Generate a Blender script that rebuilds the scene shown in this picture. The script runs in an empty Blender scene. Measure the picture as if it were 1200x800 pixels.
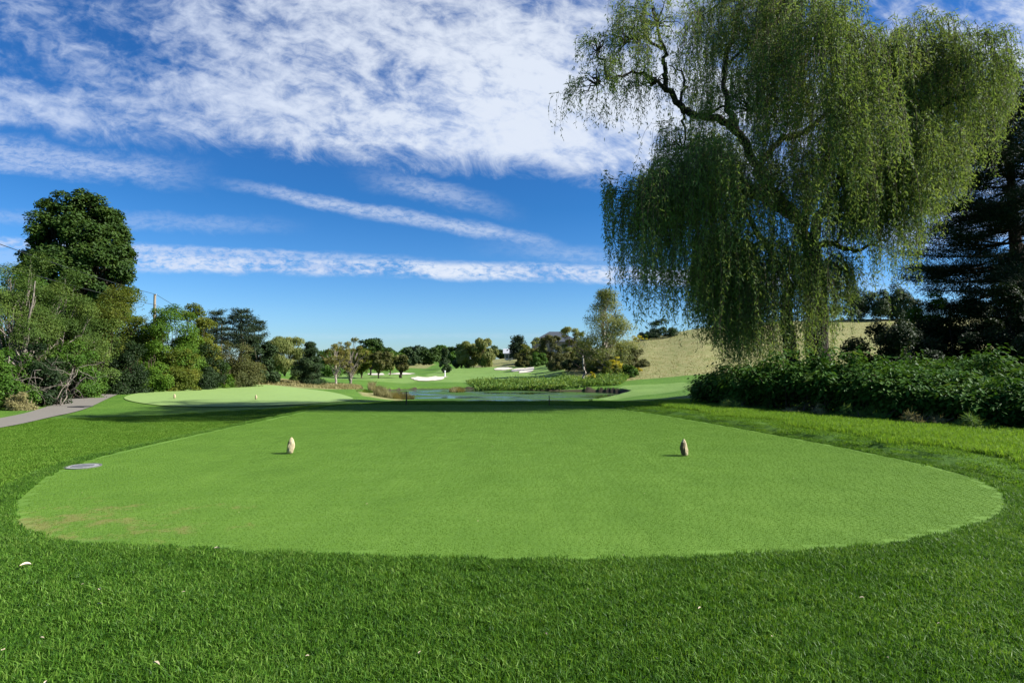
import bpy, math, random
import numpy as np
from mathutils import Vector, noise as mnoise
random.seed(7); RNG = np.random.default_rng(7)
scene = bpy.context.scene
COL = scene.collection
F = 700.0; CAMZ = 1.5; P = math.atan(25/700)
cp, sp = math.cos(P), math.sin(P)

# ------------------------------------------------------------------ camera maths
def ray(px, py):
    a, b = px-600.0, 400.0-py
    return (a, F*cp-b*sp, F*sp+b*cp)
def at(px, py, d):
    r = ray(px, py); k = d/r[1]
    return np.array((r[0]*k, d, CAMZ+r[2]*k))
def gp(px, py, z=0.0):
    r = ray(px, py); k = (z-CAMZ)/r[2]
    return (r[0]*k, r[1]*k)

# ------------------------------------------------------------------ object helpers
def tag(o, label=None, cat=None, group=None, kind=None):
    if label: o['label'] = label
    if cat: o['category'] = cat
    if group: o['group'] = group
    if kind: o['kind'] = kind
    return o
def empty(name, loc, rz=0):
    o = bpy.data.objects.new(name, None); COL.objects.link(o)
    o.location = loc; o.rotation_euler = (0, 0, rz); o.empty_display_size = .2
    return o
def mk(name, verts, faces, mat, parent=None, loc=(0, 0, 0), attrs=None, smooth=False):
    """faces: list of int arrays (n,k)."""
    me = bpy.data.meshes.new(name)
    verts = np.asarray(verts, dtype=np.float32).reshape(-1, 3)
    faces = [np.asarray(f, dtype=np.int32) for f in faces if len(f)]
    me.vertices.add(len(verts)); me.vertices.foreach_set('co', verts.ravel())
    loops = np.concatenate([f.ravel() for f in faces])
    tot = np.concatenate([np.full(len(f), f.shape[1], np.int32) for f in faces])
    st = np.concatenate([[0], np.cumsum(tot)[:-1]]).astype(np.int32)
    me.loops.add(len(loops)); me.loops.foreach_set('vertex_index', loops)
    me.polygons.add(len(tot)); me.polygons.foreach_set('loop_start', st)
    try: me.polygons.foreach_set('loop_total', tot)
    except Exception: pass
    me.polygons.foreach_set('use_smooth', np.full(len(tot), smooth))
    if attrs:
        for k, (dom, a) in attrs.items():
            at_ = me.attributes.new(k, 'FLOAT', dom); at_.data.foreach_set('value', np.asarray(a, np.float32))
    me.update(calc_edges=True)
    for m in (mat if isinstance(mat, (list, tuple)) else [mat]):
        me.materials.append(m)
    o = bpy.data.objects.new(name, me); COL.objects.link(o)
    o.location = loc
    if parent is not None: o.parent = parent
    return o
class MB:
    """collects boxes / prisms / tubes into one mesh"""
    def __init__(s): s.v = []; s.f4 = []; s.f3 = []; s.n = 0
    def add(s, v, f4=None, f3=None):
        v = np.asarray(v, float).reshape(-1, 3)
        if f4 is not None and len(f4): s.f4.append(np.asarray(f4)+s.n)
        if f3 is not None and len(f3): s.f3.append(np.asarray(f3)+s.n)
        s.v.append(v); s.n += len(v)
    def box(s, c, d, rz=0):
        x, y, z = d[0]/2, d[1]/2, d[2]/2
        v = np.array([(a*x, b*y, e*z) for a in (-1, 1) for b in (-1, 1) for e in (-1, 1)])
        R = np.array([[math.cos(rz), -math.sin(rz), 0], [math.sin(rz), math.cos(rz), 0], [0, 0, 1]])
        s.add(v@R.T+np.array(c), [(0, 1, 3, 2), (4, 6, 7, 5), (0, 4, 5, 1), (2, 3, 7, 6), (0, 2, 6, 4), (1, 5, 7, 3)])
    def tube(s, pts, rad, n=6):
        pts = np.asarray(pts, float); k = len(pts); rad = np.broadcast_to(np.asarray(rad, float), (k,))
        t = np.gradient(pts, axis=0); t /= np.linalg.norm(t, axis=1)[:, None]+1e-9
        m = np.abs(t).mean(0); ref = np.eye(3)[int(np.argmin(m))]
        a = np.cross(t, ref); a /= np.linalg.norm(a, axis=1)[:, None]+1e-9
        b = np.cross(t, a)
        an = np.arange(n)*2*math.pi/n
        v = pts[:, None]+rad[:, None, None]*(np.cos(an)[None, :, None]*a[:, None]+np.sin(an)[None, :, None]*b[:, None])
        i = np.arange(k-1)[:, None]*n; j = np.arange(n)[None]; j2 = (j+1) % n
        f = np.stack([i+j, i+n+j, i+n+j2, i+j2], -1).reshape(-1, 4)
        v = v.reshape(-1, 3)
        v = np.vstack([v, pts[-1:], pts[:1]])
        e = (k-1)*n; c = k*n
        cap = [(e+q, c, e+(q+1) % n) for q in range(n)]+[(q, (q+1) % n, c+1) for q in range(n)]
        s.add(v, f, cap)
    def build(s, name, mat, parent=None, loc=(0, 0, 0), smooth=False, attrs=None):
        v = np.vstack(s.v); fs = []
        if s.f4: fs.append(np.vstack(s.f4))
        if s.f3: fs.append(np.vstack(s.f3))
        return mk(name, v, fs, mat, parent, loc, attrs, smooth)

# ------------------------------------------------------------------ node helpers
def newmat(name):
    m = bpy.data.materials.new(name); m.use_nodes = True
    nt = m.node_tree; nt.nodes.clear(); return m, nt
class G:
    def __init__(s, nt): s.nt = nt
    def n(s, typ, **kw):
        o = s.nt.nodes.new(typ)
        for k, v in kw.items(): setattr(o, k, v)
        return o
    def put(s, sock, v):
        if isinstance(v, bpy.types.NodeSocket): s.nt.links.new(v, sock)
        elif v is not None: sock.default_value = v
    def m(s, op, a, b=None, c=None, clamp=False):
        o = s.n('ShaderNodeMath', operation=op, use_clamp=clamp)
        s.put(o.inputs[0], a); s.put(o.inputs[1], b)
        if c is not None: s.put(o.inputs[2], c)
        return o.outputs[0]
    def noise(s, vec, scale, detail=4, rough=.5, dist=0.0, dims='3D'):
        o = s.n('ShaderNodeTexNoise', noise_dimensions=dims)
        s.put(o.inputs['Vector'], vec); s.put(o.inputs['Scale'], scale); s.put(o.inputs['Detail'], detail)
        s.put(o.inputs['Roughness'], rough); s.put(o.inputs['Distortion'], dist)
        return o.outputs[0]
    def ss(s, x, a, b, lo=0.0, hi=1.0):
        o = s.n('ShaderNodeMapRange', interpolation_type='SMOOTHSTEP')
        for k, v in zip(('Value', 'From Min', 'From Max', 'To Min', 'To Max'), (x, a, b, lo, hi)): s.put(o.inputs[k], v)
        return o.outputs[0]
    def mix(s, f, a, b, blend='MIX'):
        o = s.n('ShaderNodeMix', data_type='RGBA', blend_type=blend)
        s.put(o.inputs[0], f)
        for k, v in ((6, a), (7, b)):
            if isinstance(v, (tuple, list)): v = (*v[:3], 1)
            s.put(o.inputs[k], v)
        return o.outputs[2]
    def ramp(s, f, stops):
        o = s.n('ShaderNodeValToRGB'); cr = o.color_ramp
        while len(cr.elements) < len(stops): cr.elements.new(.5)
        for e, (p, c) in zip(cr.elements, stops): e.position = p; e.color = (*c[:3], 1)
        s.put(o.inputs[0], f); return o.outputs[0]
    def attr(s, name):
        return s.n('ShaderNodeAttribute', attribute_name=name).outputs['Fac']
    def pos(s): return s.n('ShaderNodeNewGeometry').outputs['Position']
    def scale(s, v, xyz):
        o = s.n('ShaderNodeMapping'); s.put(o.inputs[0], v); o.inputs['Scale'].default_value = xyz; return o.outputs[0]
    def out(s, sh): 
        o = s.n('ShaderNodeOutputMaterial'); s.nt.links.new(sh, o.inputs[0])
    def pbr(s, col, rough=.6, spec=.3, bump=None, bstr=.3, bdist=.02, metal=0):
        o = s.n('ShaderNodeBsdfPrincipled')
        if isinstance(col, (tuple, list)): col = (*col[:3], 1)
        s.put(o.inputs['Base Color'], col); s.put(o.inputs['Roughness'], rough)
        s.put(o.inputs['Specular IOR Level'], spec); s.put(o.inputs['Metallic'], metal)
        if bump is not None:
            b = s.n('ShaderNodeBump'); b.inputs['Strength'].default_value = bstr; b.inputs['Distance'].default_value = bdist
            s.put(b.inputs['Height'], bump); s.nt.links.new(b.outputs[0], o.inputs['Normal'])
        return o.outputs[0]
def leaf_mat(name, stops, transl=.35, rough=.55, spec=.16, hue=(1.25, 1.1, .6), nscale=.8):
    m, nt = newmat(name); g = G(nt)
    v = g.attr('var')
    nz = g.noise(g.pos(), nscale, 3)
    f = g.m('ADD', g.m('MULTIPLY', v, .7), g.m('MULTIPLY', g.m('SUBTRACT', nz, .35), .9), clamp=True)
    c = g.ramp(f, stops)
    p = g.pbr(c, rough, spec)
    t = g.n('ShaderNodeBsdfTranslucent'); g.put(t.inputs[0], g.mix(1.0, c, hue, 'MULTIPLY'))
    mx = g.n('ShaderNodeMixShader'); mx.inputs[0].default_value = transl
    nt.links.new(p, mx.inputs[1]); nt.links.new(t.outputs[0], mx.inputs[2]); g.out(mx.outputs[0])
    return m
def plain(name, c, rough=.7, spec=.3, vary=.25, nscale=6, bump=.3, metal=0):
    m, nt = newmat(name); g = G(nt)
    tc = g.n('ShaderNodeTexCoord').outputs['Object']
    nz = g.noise(tc, nscale, 6, .6)
    col = g.mix(nz, tuple(x*(1-vary) for x in c), tuple(min(1, x*(1+vary)) for x in c))
    g.out(g.pbr(col, rough, spec, nz, bump, .03, metal)); return m
def bark(name, c1, c2, sc=3):
    m, nt = newmat(name); g = G(nt)
    tc = g.n('ShaderNodeTexCoord').outputs['Object']
    nz = g.noise(g.scale(tc, (sc*2, sc*2, sc*.4)), 3, 8, .65)
    g.out(g.pbr(g.mix(g.ss(nz, .35, .65), c1, c2), .85, .15, nz, .8, .05)); return m

LM = dict(
 willow=leaf_mat('willow_leaf', [(0, (.055, .095, .022)), (.45, (.115, .185, .05)), (1, (.24, .32, .11))], .45, .55, .12, nscale=.5),
 maple=leaf_mat('maple_leaf', [(0, (.016, .040, .008)), (.6, (.040, .080, .012)), (1, (.075, .11, .018))], .25),
 bluegreen=leaf_mat('bluegreen_leaf', [(0, (.025, .06, .010)), (.6, (.075, .125, .020)), (1, (.15, .20, .04))], .25),
 bright=leaf_mat('bright_leaf', [(0, (.035, .085, .008)), (.5, (.085, .17, .015)), (1, (.17, .25, .03))], .4),
 yellowgreen=leaf_mat('yellowgreen_leaf', [(0, (.05, .085, .010)), (.5, (.11, .14, .016)), (1, (.20, .19, .03))], .4),
 midgreen=leaf_mat('midgreen_leaf', [(0, (.025, .065, .009)), (.5, (.06, .135, .015)), (1, (.12, .20, .03))], .35),
 pine=leaf_mat('pine_needle', [(0, (.010, .026, .012)), (.6, (.026, .048, .020)), (1, (.05, .07, .028))], .1, .6, .2),
 darkpine=leaf_mat('dark_pine_needle', [(0, (.008, .018, .012)), (.6, (.020, .036, .020)), (1, (.04, .06, .028))], .05, .7, .1),
 cedar=leaf_mat('cedar_leaf', [(0, (.014, .035, .012)), (.6, (.035, .065, .018)), (1, (.06, .09, .03))], .15, .6, .2),
 brown=leaf_mat('brown_leaf', [(0, (.045, .06, .016)), (.5, (.085, .095, .026)), (1, (.15, .14, .045))], .3),
 pale=leaf_mat('pale_leaf', [(0, (.08, .12, .03)), (.5, (.17, .20, .055)), (1, (.30, .30, .10))], .4),
 autumn=leaf_mat('autumn_leaf', [(0, (.08, .10, .02)), (.5, (.17, .17, .045)), (1, (.28, .24, .08))], .4),
 knot=leaf_mat('broad_leaf', [(0, (.020, .060, .010)), (.5, (.045, .115, .016)), (.85, (.09, .17, .03)), (1, (.20, .20, .06))], .3, .55, .12),
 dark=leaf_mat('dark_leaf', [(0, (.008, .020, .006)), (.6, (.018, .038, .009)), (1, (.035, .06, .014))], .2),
 yellow=leaf_mat('goldenrod_flower', [(0, (.35, .28, .02)), (.5, (.42, .38, .03)), (1, (.55, .50, .06))], .3),
 reed=leaf_mat('reed_blade', [(0, (.11, .12, .035)), (.5, (.23, .21, .09)), (1, (.38, .34, .17))], .3),
 greenreed=leaf_mat('green_reed_blade', [(0, (.05, .11, .018)), (.5, (.12, .22, .04)), (1, (.25, .33, .09))], .4),
)
BK = dict(
 dark=bark('dark_bark', (.012, .010, .008), (.045, .036, .028)),
 brown=bark('brown_bark', (.05, .035, .024), (.13, .10, .07)),
 grey=bark('grey_bark', (.10, .085, .07), (.28, .24, .20)),
 pale=bark('pale_bark', (.22, .19, .15), (.45, .40, .33)),
 red=bark('pine_bark', (.03, .02, .015), (.10, .065, .04)),
)

# ------------------------------------------------------------------ outlines
def smooth_poly(pts, k=10):
    pts = np.array(pts, float); n = len(pts); out = []
    for i in range(n):
        p0, p1, p2, p3 = pts[i-1], pts[i], pts[(i+1) % n], pts[(i+2) % n]
        for t in np.arange(k)/k:
            out.append(.5*((2*p1)+(-p0+p2)*t+(2*p0-5*p1+4*p2-p3)*t*t+(-p0+3*p1-3*p2+p3)*t**3))
    return np.array(out)
def inside(x, y, poly):
    r = np.zeros(x.shape, bool); n = len(poly)
    for i in range(n):
        x1, y1 = poly[i]; x2, y2 = poly[(i+1) % n]
        if y1 == y2: continue
        c = ((y1 > y) != (y2 > y)) & (x < (x2-x1)*(y-y1)/(y2-y1)+x1)
        r ^= c
    return r
def sdist(x, y, poly):
    """signed distance, + outside"""
    d = np.full(x.shape, 1e9); n = len(poly)
    for i in range(n):
        a = poly[i]; b = poly[(i+1) % n]; ab = b-a; L = ab@ab+1e-12
        t = np.clip(((x-a[0])*ab[0]+(y-a[1])*ab[1])/L, 0, 1)
        d = np.minimum(d, (x-a[0]-t*ab[0])**2+(y-a[1]-t*ab[1])**2)
    d = np.sqrt(d); return np.where(inside(x, y, poly), -d, d)
TEE = smooth_poly([gp(*p) for p in [(400,475),(335,487),(250,505),(150,527),(100,540),(58,556),(25,578),(13,600),(22,620),(62,633),(130,640),(250,645),(400,652),(600,657),(750,656),(900,650),(1050,638),(1130,622),(1174,606),(1187,592),(1172,574),(1130,556),(1050,537),(950,517),(850,499),(780,487),(725,479),(680,475.5),(600,474),(500,474)]], 6)
TEE2 = smooth_poly([gp(*p, z=-.3) for p in [(148,468),(200,473),(300,473.5),(380,472),(412,468),(408,462),(385,456),(340,453),(300,452.5),(240,455),(190,459),(155,463)]], 6)
PATHP = smooth_poly([gp(*p, z=-.45) for p in [(-330,545),(-150,520),(0,500),(60,488),(105,478),(137,466.5),(148,462.5),(110,464.5),(60,477),(0,490.5),(-150,507),(-330,520)]], 5)
WZ = -1.25
POND = smooth_poly([gp(*p, z=WZ) for p in [(440,466),(452,470.5),(520,472),(600,472),(680,471),(722,467),(735,462),(700,458.5),(640,457.5),(560,456),(500,456),(455,457.5),(436,461)]], 5)

# ------------------------------------------------------------------ terrain
TU = (np.array([-900, -100, 0, 150, 300, 400, 470, 540, 620, 700, 760, 830, 950, 1060, 1200, 1400, 2100])-600)/700
TD = np.array([0, 7, 13, 18, 23, 30, 40, 52, 65, 80, 100, 125, 150, 200, 280, 500, 4500.])
TZ = np.array([
#-900  -100    0    150   300   400   470   540   620   700   760   830   950  1060  1200  1400  2100
 [0]*17,
 [0]*17,
 [-.1,-.2,-.35,-.42,-.38,-.15,0,    0,    0,    0,    0,    0,    0,    0, 0, 0, 0],
 [-.3,-.4,-.5,-.62,-.55,-.2,    0,    0,    0,    0,    0,    0,    0,   .0,   -.03,   -.05,   -.05],     #18
 [-.3,-.35,-.42,-.55,-.5,-.25,   0,    0,    0,    0,  -.05,   0,    .1,   .15,  .2,   .2,   .2],    #23
 [-.1,-.2,-.25,-.3,-.3,-.35, -.45, -.5, -.5, -.5,  -.35,  -.1,   .1,   .2,   .2,   .2,   .2],     #30
 [0,0,-.1,-.2,-.27,-.5,-1.05,-1.1,-1.1,-1.05, -.7,  -.3,   .1,   .2,   .3,   .3,   .3],     #40
 [.1,  .1,   .0,   .0,   -.1,  -.6,-1.1, -1.15,-1.15,-1.0, -.75, -.35,  .1,   .3,   .5,   .5,   .5],     #52
 [.5,  .4,   .3,   .3,   .0,  -.7,-1.0, -1.0, -.95,-.75, -.35,  .0,   .5,   .8,   1.0,  1.,   1.],      #65
 [.6,  .5,   .4,   .4,   .1,  -.8, -.9,  -.9,  -.6,  .1,  1.1,  1.8,  2.6,  3.0,  3.2,  3.,   2.5],     #80
 [.8,  .7,   .5,   .4,   .1,  -.8, -.8,  -.7,  -.1,  2.0,  4.2,  5.6,  6.8,  7.3,  7.4,  7.,   5.],      #100
 [1.,  .9,   .6,   .4,   .1,  -.8, -.7,  -.3,   .6,  4.2,  6.9,  8.9, 10.4, 10.9, 11.,  10.,  6.],      #125
 [1.,  1.,   .7,   .4,   .1,  -.6, -.5,   .1,  2.2,  5.2,  7.4,  9.0, 10.6, 11.2, 11.3, 10.,  6.],      #150
 [1.,  1.,   .7,   .5,   .2,   .2,  1.0,  1.4,  3.2,  5.2,  6.6,  7.5,  8.5,  9.,   9.,   8.,   5.],      #200
 [1.,  1.,   .8,   .6,   .6,   .8,  1.6,  2.0,  3.0,  4.0,  4.5,  5.0,  5.5,  6.,   6.,   5.,   4.],      #280
 [1.,  1.,   1.,   1.,   1.,   1.,  1.5,  1.5,  2.0,  2.0,  2.0,  2.,   2.,   2.,   2.,   2.,   2.],      #500
 [1.,  1.,   1.,   1.,   1.,   1.,  1.,  1.,  1.,  1.,  1.,  1.,   1.,   1.,   1.,   1.,   1.],      #4500
], float)
def zt(x, y):
    x = np.asarray(x, float); y = np.asarray(y, float)
    r = np.hypot(x, y); th = np.arctan2(x, y)
    d = r*np.maximum(np.cos(th), .6)
    u = np.tan(np.clip(th, -1.15, 1.15)); u = np.clip(u, TU[0], TU[-1]-1e-6)
    i = np.clip(np.searchsorted(TU, u, side='right')-1, 0, len(TU)-2)
    j = np.clip(np.searchsorted(TD, d, side='right')-1, 0, len(TD)-2)
    a = (u-TU[i])/(TU[i+1]-TU[i]); b = np.clip((d-TD[j])/(TD[j+1]-TD[j]), 0, 1)
    a = a*a*(3-2*a)*.6+a*.4; b = b*b*(3-2*b)*.35+b*.65
    z = (TZ[j, i]*(1-a)+TZ[j, i+1]*a)*(1-b)+(TZ[j+1, i]*(1-a)+TZ[j+1, i+1]*a)*b
    amp = np.clip((r-24)/60, 0, 1)
    z = z+amp*(.10*np.sin(x*.31+1.3*np.sin(y*.17))*np.cos(y*.23)+.25*np.clip((d-70)/60, 0, 1)*np.sin(x*.11+y*.07)*np.sin(y*.09+2))
    return z
def bank(x, y):
    """the low lips beside the tee and the pond cut"""
    z = zt(x, y)
    n = np.asarray(x, float)
    near = (np.hypot(x, y) < 32)
    dt = np.full(n.shape, 99.)
    if near.any():
        dt_ = sdist(np.where(near, x, 0), np.where(near, y, -50), TEE); dt = np.where(near, dt_, 99)
    f = np.clip((dt-.07)/.45, 0, 1); f = f*f*(3-2*f)
    right = np.clip((np.asarray(x)-2.5)/2.5, 0, 1)*np.clip((np.asarray(y)-6.5)/2.5, 0, 1)*np.clip((24-np.asarray(y))/4, 0, 1)*np.clip((4.5-dt)/3, 0, 1)
    z = z+.12*f*right
    left = np.clip((-np.asarray(x)-3)/2, 0, 1)*np.clip((np.asarray(y)-7)/3, 0, 1)*np.clip((22-np.asarray(y))/4, 0, 1)*np.clip((4-dt)/3, 0, 1)
    z = z+.06*f*left
    fb = np.clip((dt-.06)/1.2, 0, 1); z = z*np.where(dt < 90, np.maximum(fb, np.minimum(1, f*right*2)), 1)
    dp = sdist(np.asarray(x, float), np.asarray(y, float), POND)
    zin = WZ-.05-.5*np.clip(-dp/2.5, 0, 1)
    zout = np.maximum(z, WZ+.02+.12*np.clip(dp/1.0, 0, 1))
    near = dp < 6
    z = np.where(dp < 0, np.minimum(z, zin), np.where(near, np.maximum(z, zout), z))
    return z
def gz(x, y): return float(bank(np.array([x]), np.array([y]))[0])

th = np.concatenate([np.radians(np.arange(-180, -54, 3.0)), np.radians(np.arange(-54, 54, .22)), np.radians(np.arange(54, 180.01, 3.0))])
rr = np.concatenate([[.02], np.arange(.4, 26, .22), np.geomspace(26, 300, 190), np.geomspace(310, 4000, 22)])
TH, RR = np.meshgrid(th, rr)
gx, gy = RR*np.sin(TH), RR*np.cos(TH)
gzv = bank(gx.ravel(), gy.ravel())
gzv += (RR.ravel() < 26)*(.008*np.sin(gx.ravel()*2.1)*np.sin(gy.ravel()*1.7))*(sdist(gx.ravel(), gy.ravel(), TEE) > .3)
def mask(poly, soft):  # 1 inside
    return np.clip(.5-sdist(gx.ravel(), gy.ravel(), poly)/soft, 0, 1)
def pd(pts):  # (px, depth)
    return np.array([((p-600)/F*d, d) for p, d in pts])
straw = np.maximum.reduce([
    mask(pd([(672,72),(700,66),(760,66),(830,67),(1000,68),(1300,60),(1900,60),(2000,260),(700,260),(640,160),(655,110)]), 2.5),
    mask(pd([(290,46),(330,44),(400,46),(428,52),(420,60),(360,62),(300,66),(240,60)]), 1.5),
    mask(pd([(560,140),(615,128),(640,150),(640,240),(560,240),(540,190)]), 5),
    mask(pd([(470,175),(500,165),(512,190),(500,240),(455,240)]), 5),
    mask(pd([(425,39),(470,39.5),(476,42),(440,50),(418,48)]), 1.5)])
fair = np.maximum.reduce([
    mask(pd([(500,78),(560,72),(640,80),(668,92),(668,118),(640,135),(600,142),(545,150),(520,140),(500,110)]), 3),
    mask(pd([(690,45),(715,40),(790,42),(830,50),(800,58),(730,58)]), 1.2),
    mask(pd([(380,84),(480,72),(500,90),(480,120),(400,130),(330,110)]), 5)])
nr, nc = TH.shape
ii = (np.arange(nr-1)[:, None]*nc+np.arange(nc-1)[None]).ravel()
gf = np.stack([ii, ii+1, ii+nc+1, ii+nc], -1)[:, ::-1]

m, nt = newmat('ground'); g = G(nt); pos = g.pos()
n_big = g.noise(pos, .35, 5, .55); n_mid = g.noise(pos, 3.0, 6, .65); n_fine = g.noise(g.scale(pos, (1, 1, 1)), 45, 5, .7)
n_far = g.noise(g.scale(pos, (1, .35, 1)), 1.2, 7, .7)
rough_c = g.ramp(g.m('ADD', g.m('MULTIPLY', n_mid, .5), g.m('MULTIPLY', n_fine, .5)), [(.25, (.03, .08, .008)), (.5, (.065, .15, .015)), (.8, (.13, .23, .03))])
rough_c = g.mix(g.m('MULTIPLY', g.ss(n_big, .35, .7), .35), rough_c, (.13, .23, .03))
fair_c = g.ramp(g.m('ADD', g.m('MULTIPLY', n_big, .6), g.m('MULTIPLY', n_far, .4)), [(.3, (.10, .185, .035)), (.55, (.145, .24, .055)), (.75, (.19, .28, .075))])
straw_c = g.ramp(g.m('ADD', g.m('MULTIPLY', n_far, .75), g.m('MULTIPLY', n_big, .3)), [(.32, (.09, .14, .03)), (.46, (.18, .19, .065)), (.62, (.25, .235, .10)), (.8, (.31, .285, .14))])
edge = g.m('ADD', g.attr('straw'), g.m('MULTIPLY', g.m('SUBTRACT', n_mid, .5), .5))
c = g.mix(g.ss(g.attr('fair'), .35, .65), rough_c, fair_c)
c = g.mix(g.ss(edge, .4, .6), c, straw_c)
c = g.mix(g.ss(g.attr('mud'), .3, .7), c, (.05, .04, .025))
g.out(g.pbr(c, .8, .15, g.m('ADD', n_fine, g.m('MULTIPLY', n_mid, .8)), .7, .06)); GROUND = m
mud = np.clip(.5-(sdist(gx.ravel(), gy.ravel(), POND)-.15)/.5, 0, 1)
ground = mk('ground', np.stack([gx.ravel(), gy.ravel(), gzv], -1), [gf], GROUND, smooth=True,
            attrs={'straw': ('POINT', straw), 'fair': ('POINT', fair), 'mud': ('POINT', mud)})
tag(ground, kind='structure')

def sheet(name, poly, step, zoff, mat, skirt=.0, zf=None, edge_noise=0):
    """grid sheet clipped to outline: triangulate with constrained delaunay, drape on terrain"""
    from mathutils.geometry import delaunay_2d_cdt
    lo, hi = poly.min(0), poly.max(0)
    X, Y = np.meshgrid(np.arange(lo[0], hi[0], step), np.arange(lo[1], hi[1], step))
    X, Y = X.ravel(), Y.ravel(); k = sdist(X, Y, poly) < -step*.4; X, Y = X[k], Y[k]
    V = [Vector(p) for p in poly]+[Vector(p) for p in zip(X, Y)]
    E = [(i, (i+1) % len(poly)) for i in range(len(poly))]
    vs, es, fs, *_ = delaunay_2d_cdt(V, E, [], 1, 1e-5)
    vs = np.array([(v.x, v.y) for v in vs])
    z = (bank(vs[:, 0], vs[:, 1]) if zf is None else np.full(len(vs), zf))+zoff
    return mk(name, np.column_stack([vs, z]), [np.array([f for f in fs if len(f) == 3])], mat, smooth=True)

# tee surface
def worn_mix(g, pos, c):
    """worn and scuffed spots, mostly at the left front of the tee"""
    sepx = g.n('ShaderNodeSeparateXYZ'); g.put(sepx.inputs[0], pos)
    dx = g.m('DIVIDE', g.m('ADD', sepx.outputs[0], 4.2), 1.3); dy = g.m('DIVIDE', g.m('SUBTRACT', sepx.outputs[1], 5.45), .9)
    dd = g.m('SQRT', g.m('ADD', g.m('MULTIPLY', dx, dx), g.m('MULTIPLY', dy, dy)))
    w = g.ss(g.m('SUBTRACT', g.m('ADD', g.noise(pos, 2.3, 6, .7), g.m('MULTIPLY', g.noise(pos, 70, 3, .7), .14)), g.m('MULTIPLY', dd, .15)), .44, .60)
    c = g.mix(g.m('MULTIPLY', w, .5), c, (.25, .185, .08))
    w2 = g.ss(g.noise(pos, 1.9, 7, .75), .66, .74)
    return g.mix(g.m('MULTIPLY', w2, .35), c, (.23, .20, .07))
def tee_mat(name, worn, pale=0):
    m, nt = newmat(name); g = G(nt); pos = g.pos()
    a = g.noise(pos, 1.1, 5, .6); b = g.noise(pos, 7, 5, .6); c_ = g.noise(pos, 160, 3, .75); d_ = g.noise(g.scale(pos, (3, .35, 1)), 1.5, 4, .6)
    f = g.m('ADD', g.m('ADD', g.m('MULTIPLY', a, .22), g.m('MULTIPLY', b, .08)), g.m('ADD', g.m('MULTIPLY', c_, .42), g.m('ADD', g.m('MULTIPLY', d_, .10), .09)))
    c = g.ramp(f, [(.36, (.054, .122, .011)), (.5, (.096, .192, .022)), (.62, (.148, .26, .04))])
    if pale: c = g.mix(.65, c, (.25, .35, .12))
    if worn: c = worn_mix(g, pos, c)
    g.out(g.pbr(c, .75, .2, g.m('ADD', c_, b), .5, .012)); return m
TM = tee_mat('mown_tee_turf', True); TM2 = tee_mat('pale_mown_turf', False, 1)
tee = tag(sheet('tee_ground', TEE, .6, .006, TM), kind='structure')
tee2 = tag(sheet('practice_ground', TEE2, .6, .03, TM2), kind='structure')
tee2.name = 'far_tee_ground'

# cart path
m, nt = newmat('path_gravel'); g = G(nt); pos = g.pos()
n1 = g.noise(pos, 1.3, 5, .6); n2 = g.noise(pos, 60, 4, .7)
c = g.mix(n2, g.mix(n1, (.11, .10, .082), (.165, .152, .128)), (.20, .185, .16))
g.out(g.pbr(c, .85, .2, n2, .4, .01))
path = tag(sheet('path', PATHP, .8, .03, m), kind='structure')

# pond
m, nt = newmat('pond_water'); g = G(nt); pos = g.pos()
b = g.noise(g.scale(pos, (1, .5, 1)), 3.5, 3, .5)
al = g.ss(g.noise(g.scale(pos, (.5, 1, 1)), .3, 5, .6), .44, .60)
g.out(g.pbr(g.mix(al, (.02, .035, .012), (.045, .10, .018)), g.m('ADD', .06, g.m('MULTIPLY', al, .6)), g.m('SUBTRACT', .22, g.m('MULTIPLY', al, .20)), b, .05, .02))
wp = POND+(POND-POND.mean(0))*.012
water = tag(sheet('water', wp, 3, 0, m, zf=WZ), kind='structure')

# sand bunkers
m, nt = newmat('bunker_sand'); g = G(nt); pos = g.pos()
n1 = g.noise(pos, 2, 5, .6)
g.out(g.pbr(g.mix(n1, (.42, .38, .31), (.60, .56, .48)), .9, .1, n1, .3, .05)); SAND = m
def bunker(pts):
    poly = smooth_poly(pd(pts), 6); q = np.random.default_rng(len(pts)+int(pts[0][0])); ctr = poly.mean(0)
    poly = ctr+(poly-ctr)*(1+.10*np.sin(np.arange(len(poly))*.9+q.random()*6)+.05*q.normal(size=len(poly)))[:, None]
    return tag(sheet('sand_bunker', poly, 1.5, .07, SAND), kind='structure')

# ------------------------------------------------------------------ foliage builders
def unit(a): return a/(np.linalg.norm(a, axis=-1, keepdims=True)+1e-9)
def leaves(pts, axis, nrm, L, W, rng, var=None):
    """rhombic leaves, folded a little along the midrib"""
    n = len(pts); L = np.broadcast_to(L, (n,))[:, None]; W = np.broadcast_to(W, (n,))[:, None]
    axis = unit(axis); side = unit(np.cross(axis, nrm)); nn = np.cross(side, axis)
    v = np.empty((n, 4, 3), np.float32)
    v[:, 0] = pts
    v[:, 1] = pts+axis*L*.42+side*W*.5+nn*W*.12
    v[:, 2] = pts+axis*L
    v[:, 3] = pts+axis*L*.42-side*W*.5+nn*W*.12
    f = np.arange(n*4).reshape(n, 4)
    return v.reshape(-1, 3), f, (rng.random(n) if var is None else var)
def foliage(name, pts, axis, nrm, L, W, mat, parent, rng, var=None, loc=(0, 0, 0)):
    v, f, a = leaves(pts, axis, nrm, L, W, rng, var)
    return mk(name, v, [f], mat, parent, loc, {'var': ('FACE', a)})
def rdir(n, rng):
    return unit(rng.normal(size=(n, 3)))
def bez(p0, p1, p2, k=7):
    t = np.linspace(0, 1, k)[:, None]
    return (1-t)**2*p0+2*t*(1-t)*p1+t*t*p2
def wob(pts, a, rng):
    w = rng.normal(size=pts.shape)*a; w[0] = 0; return pts+w

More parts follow.
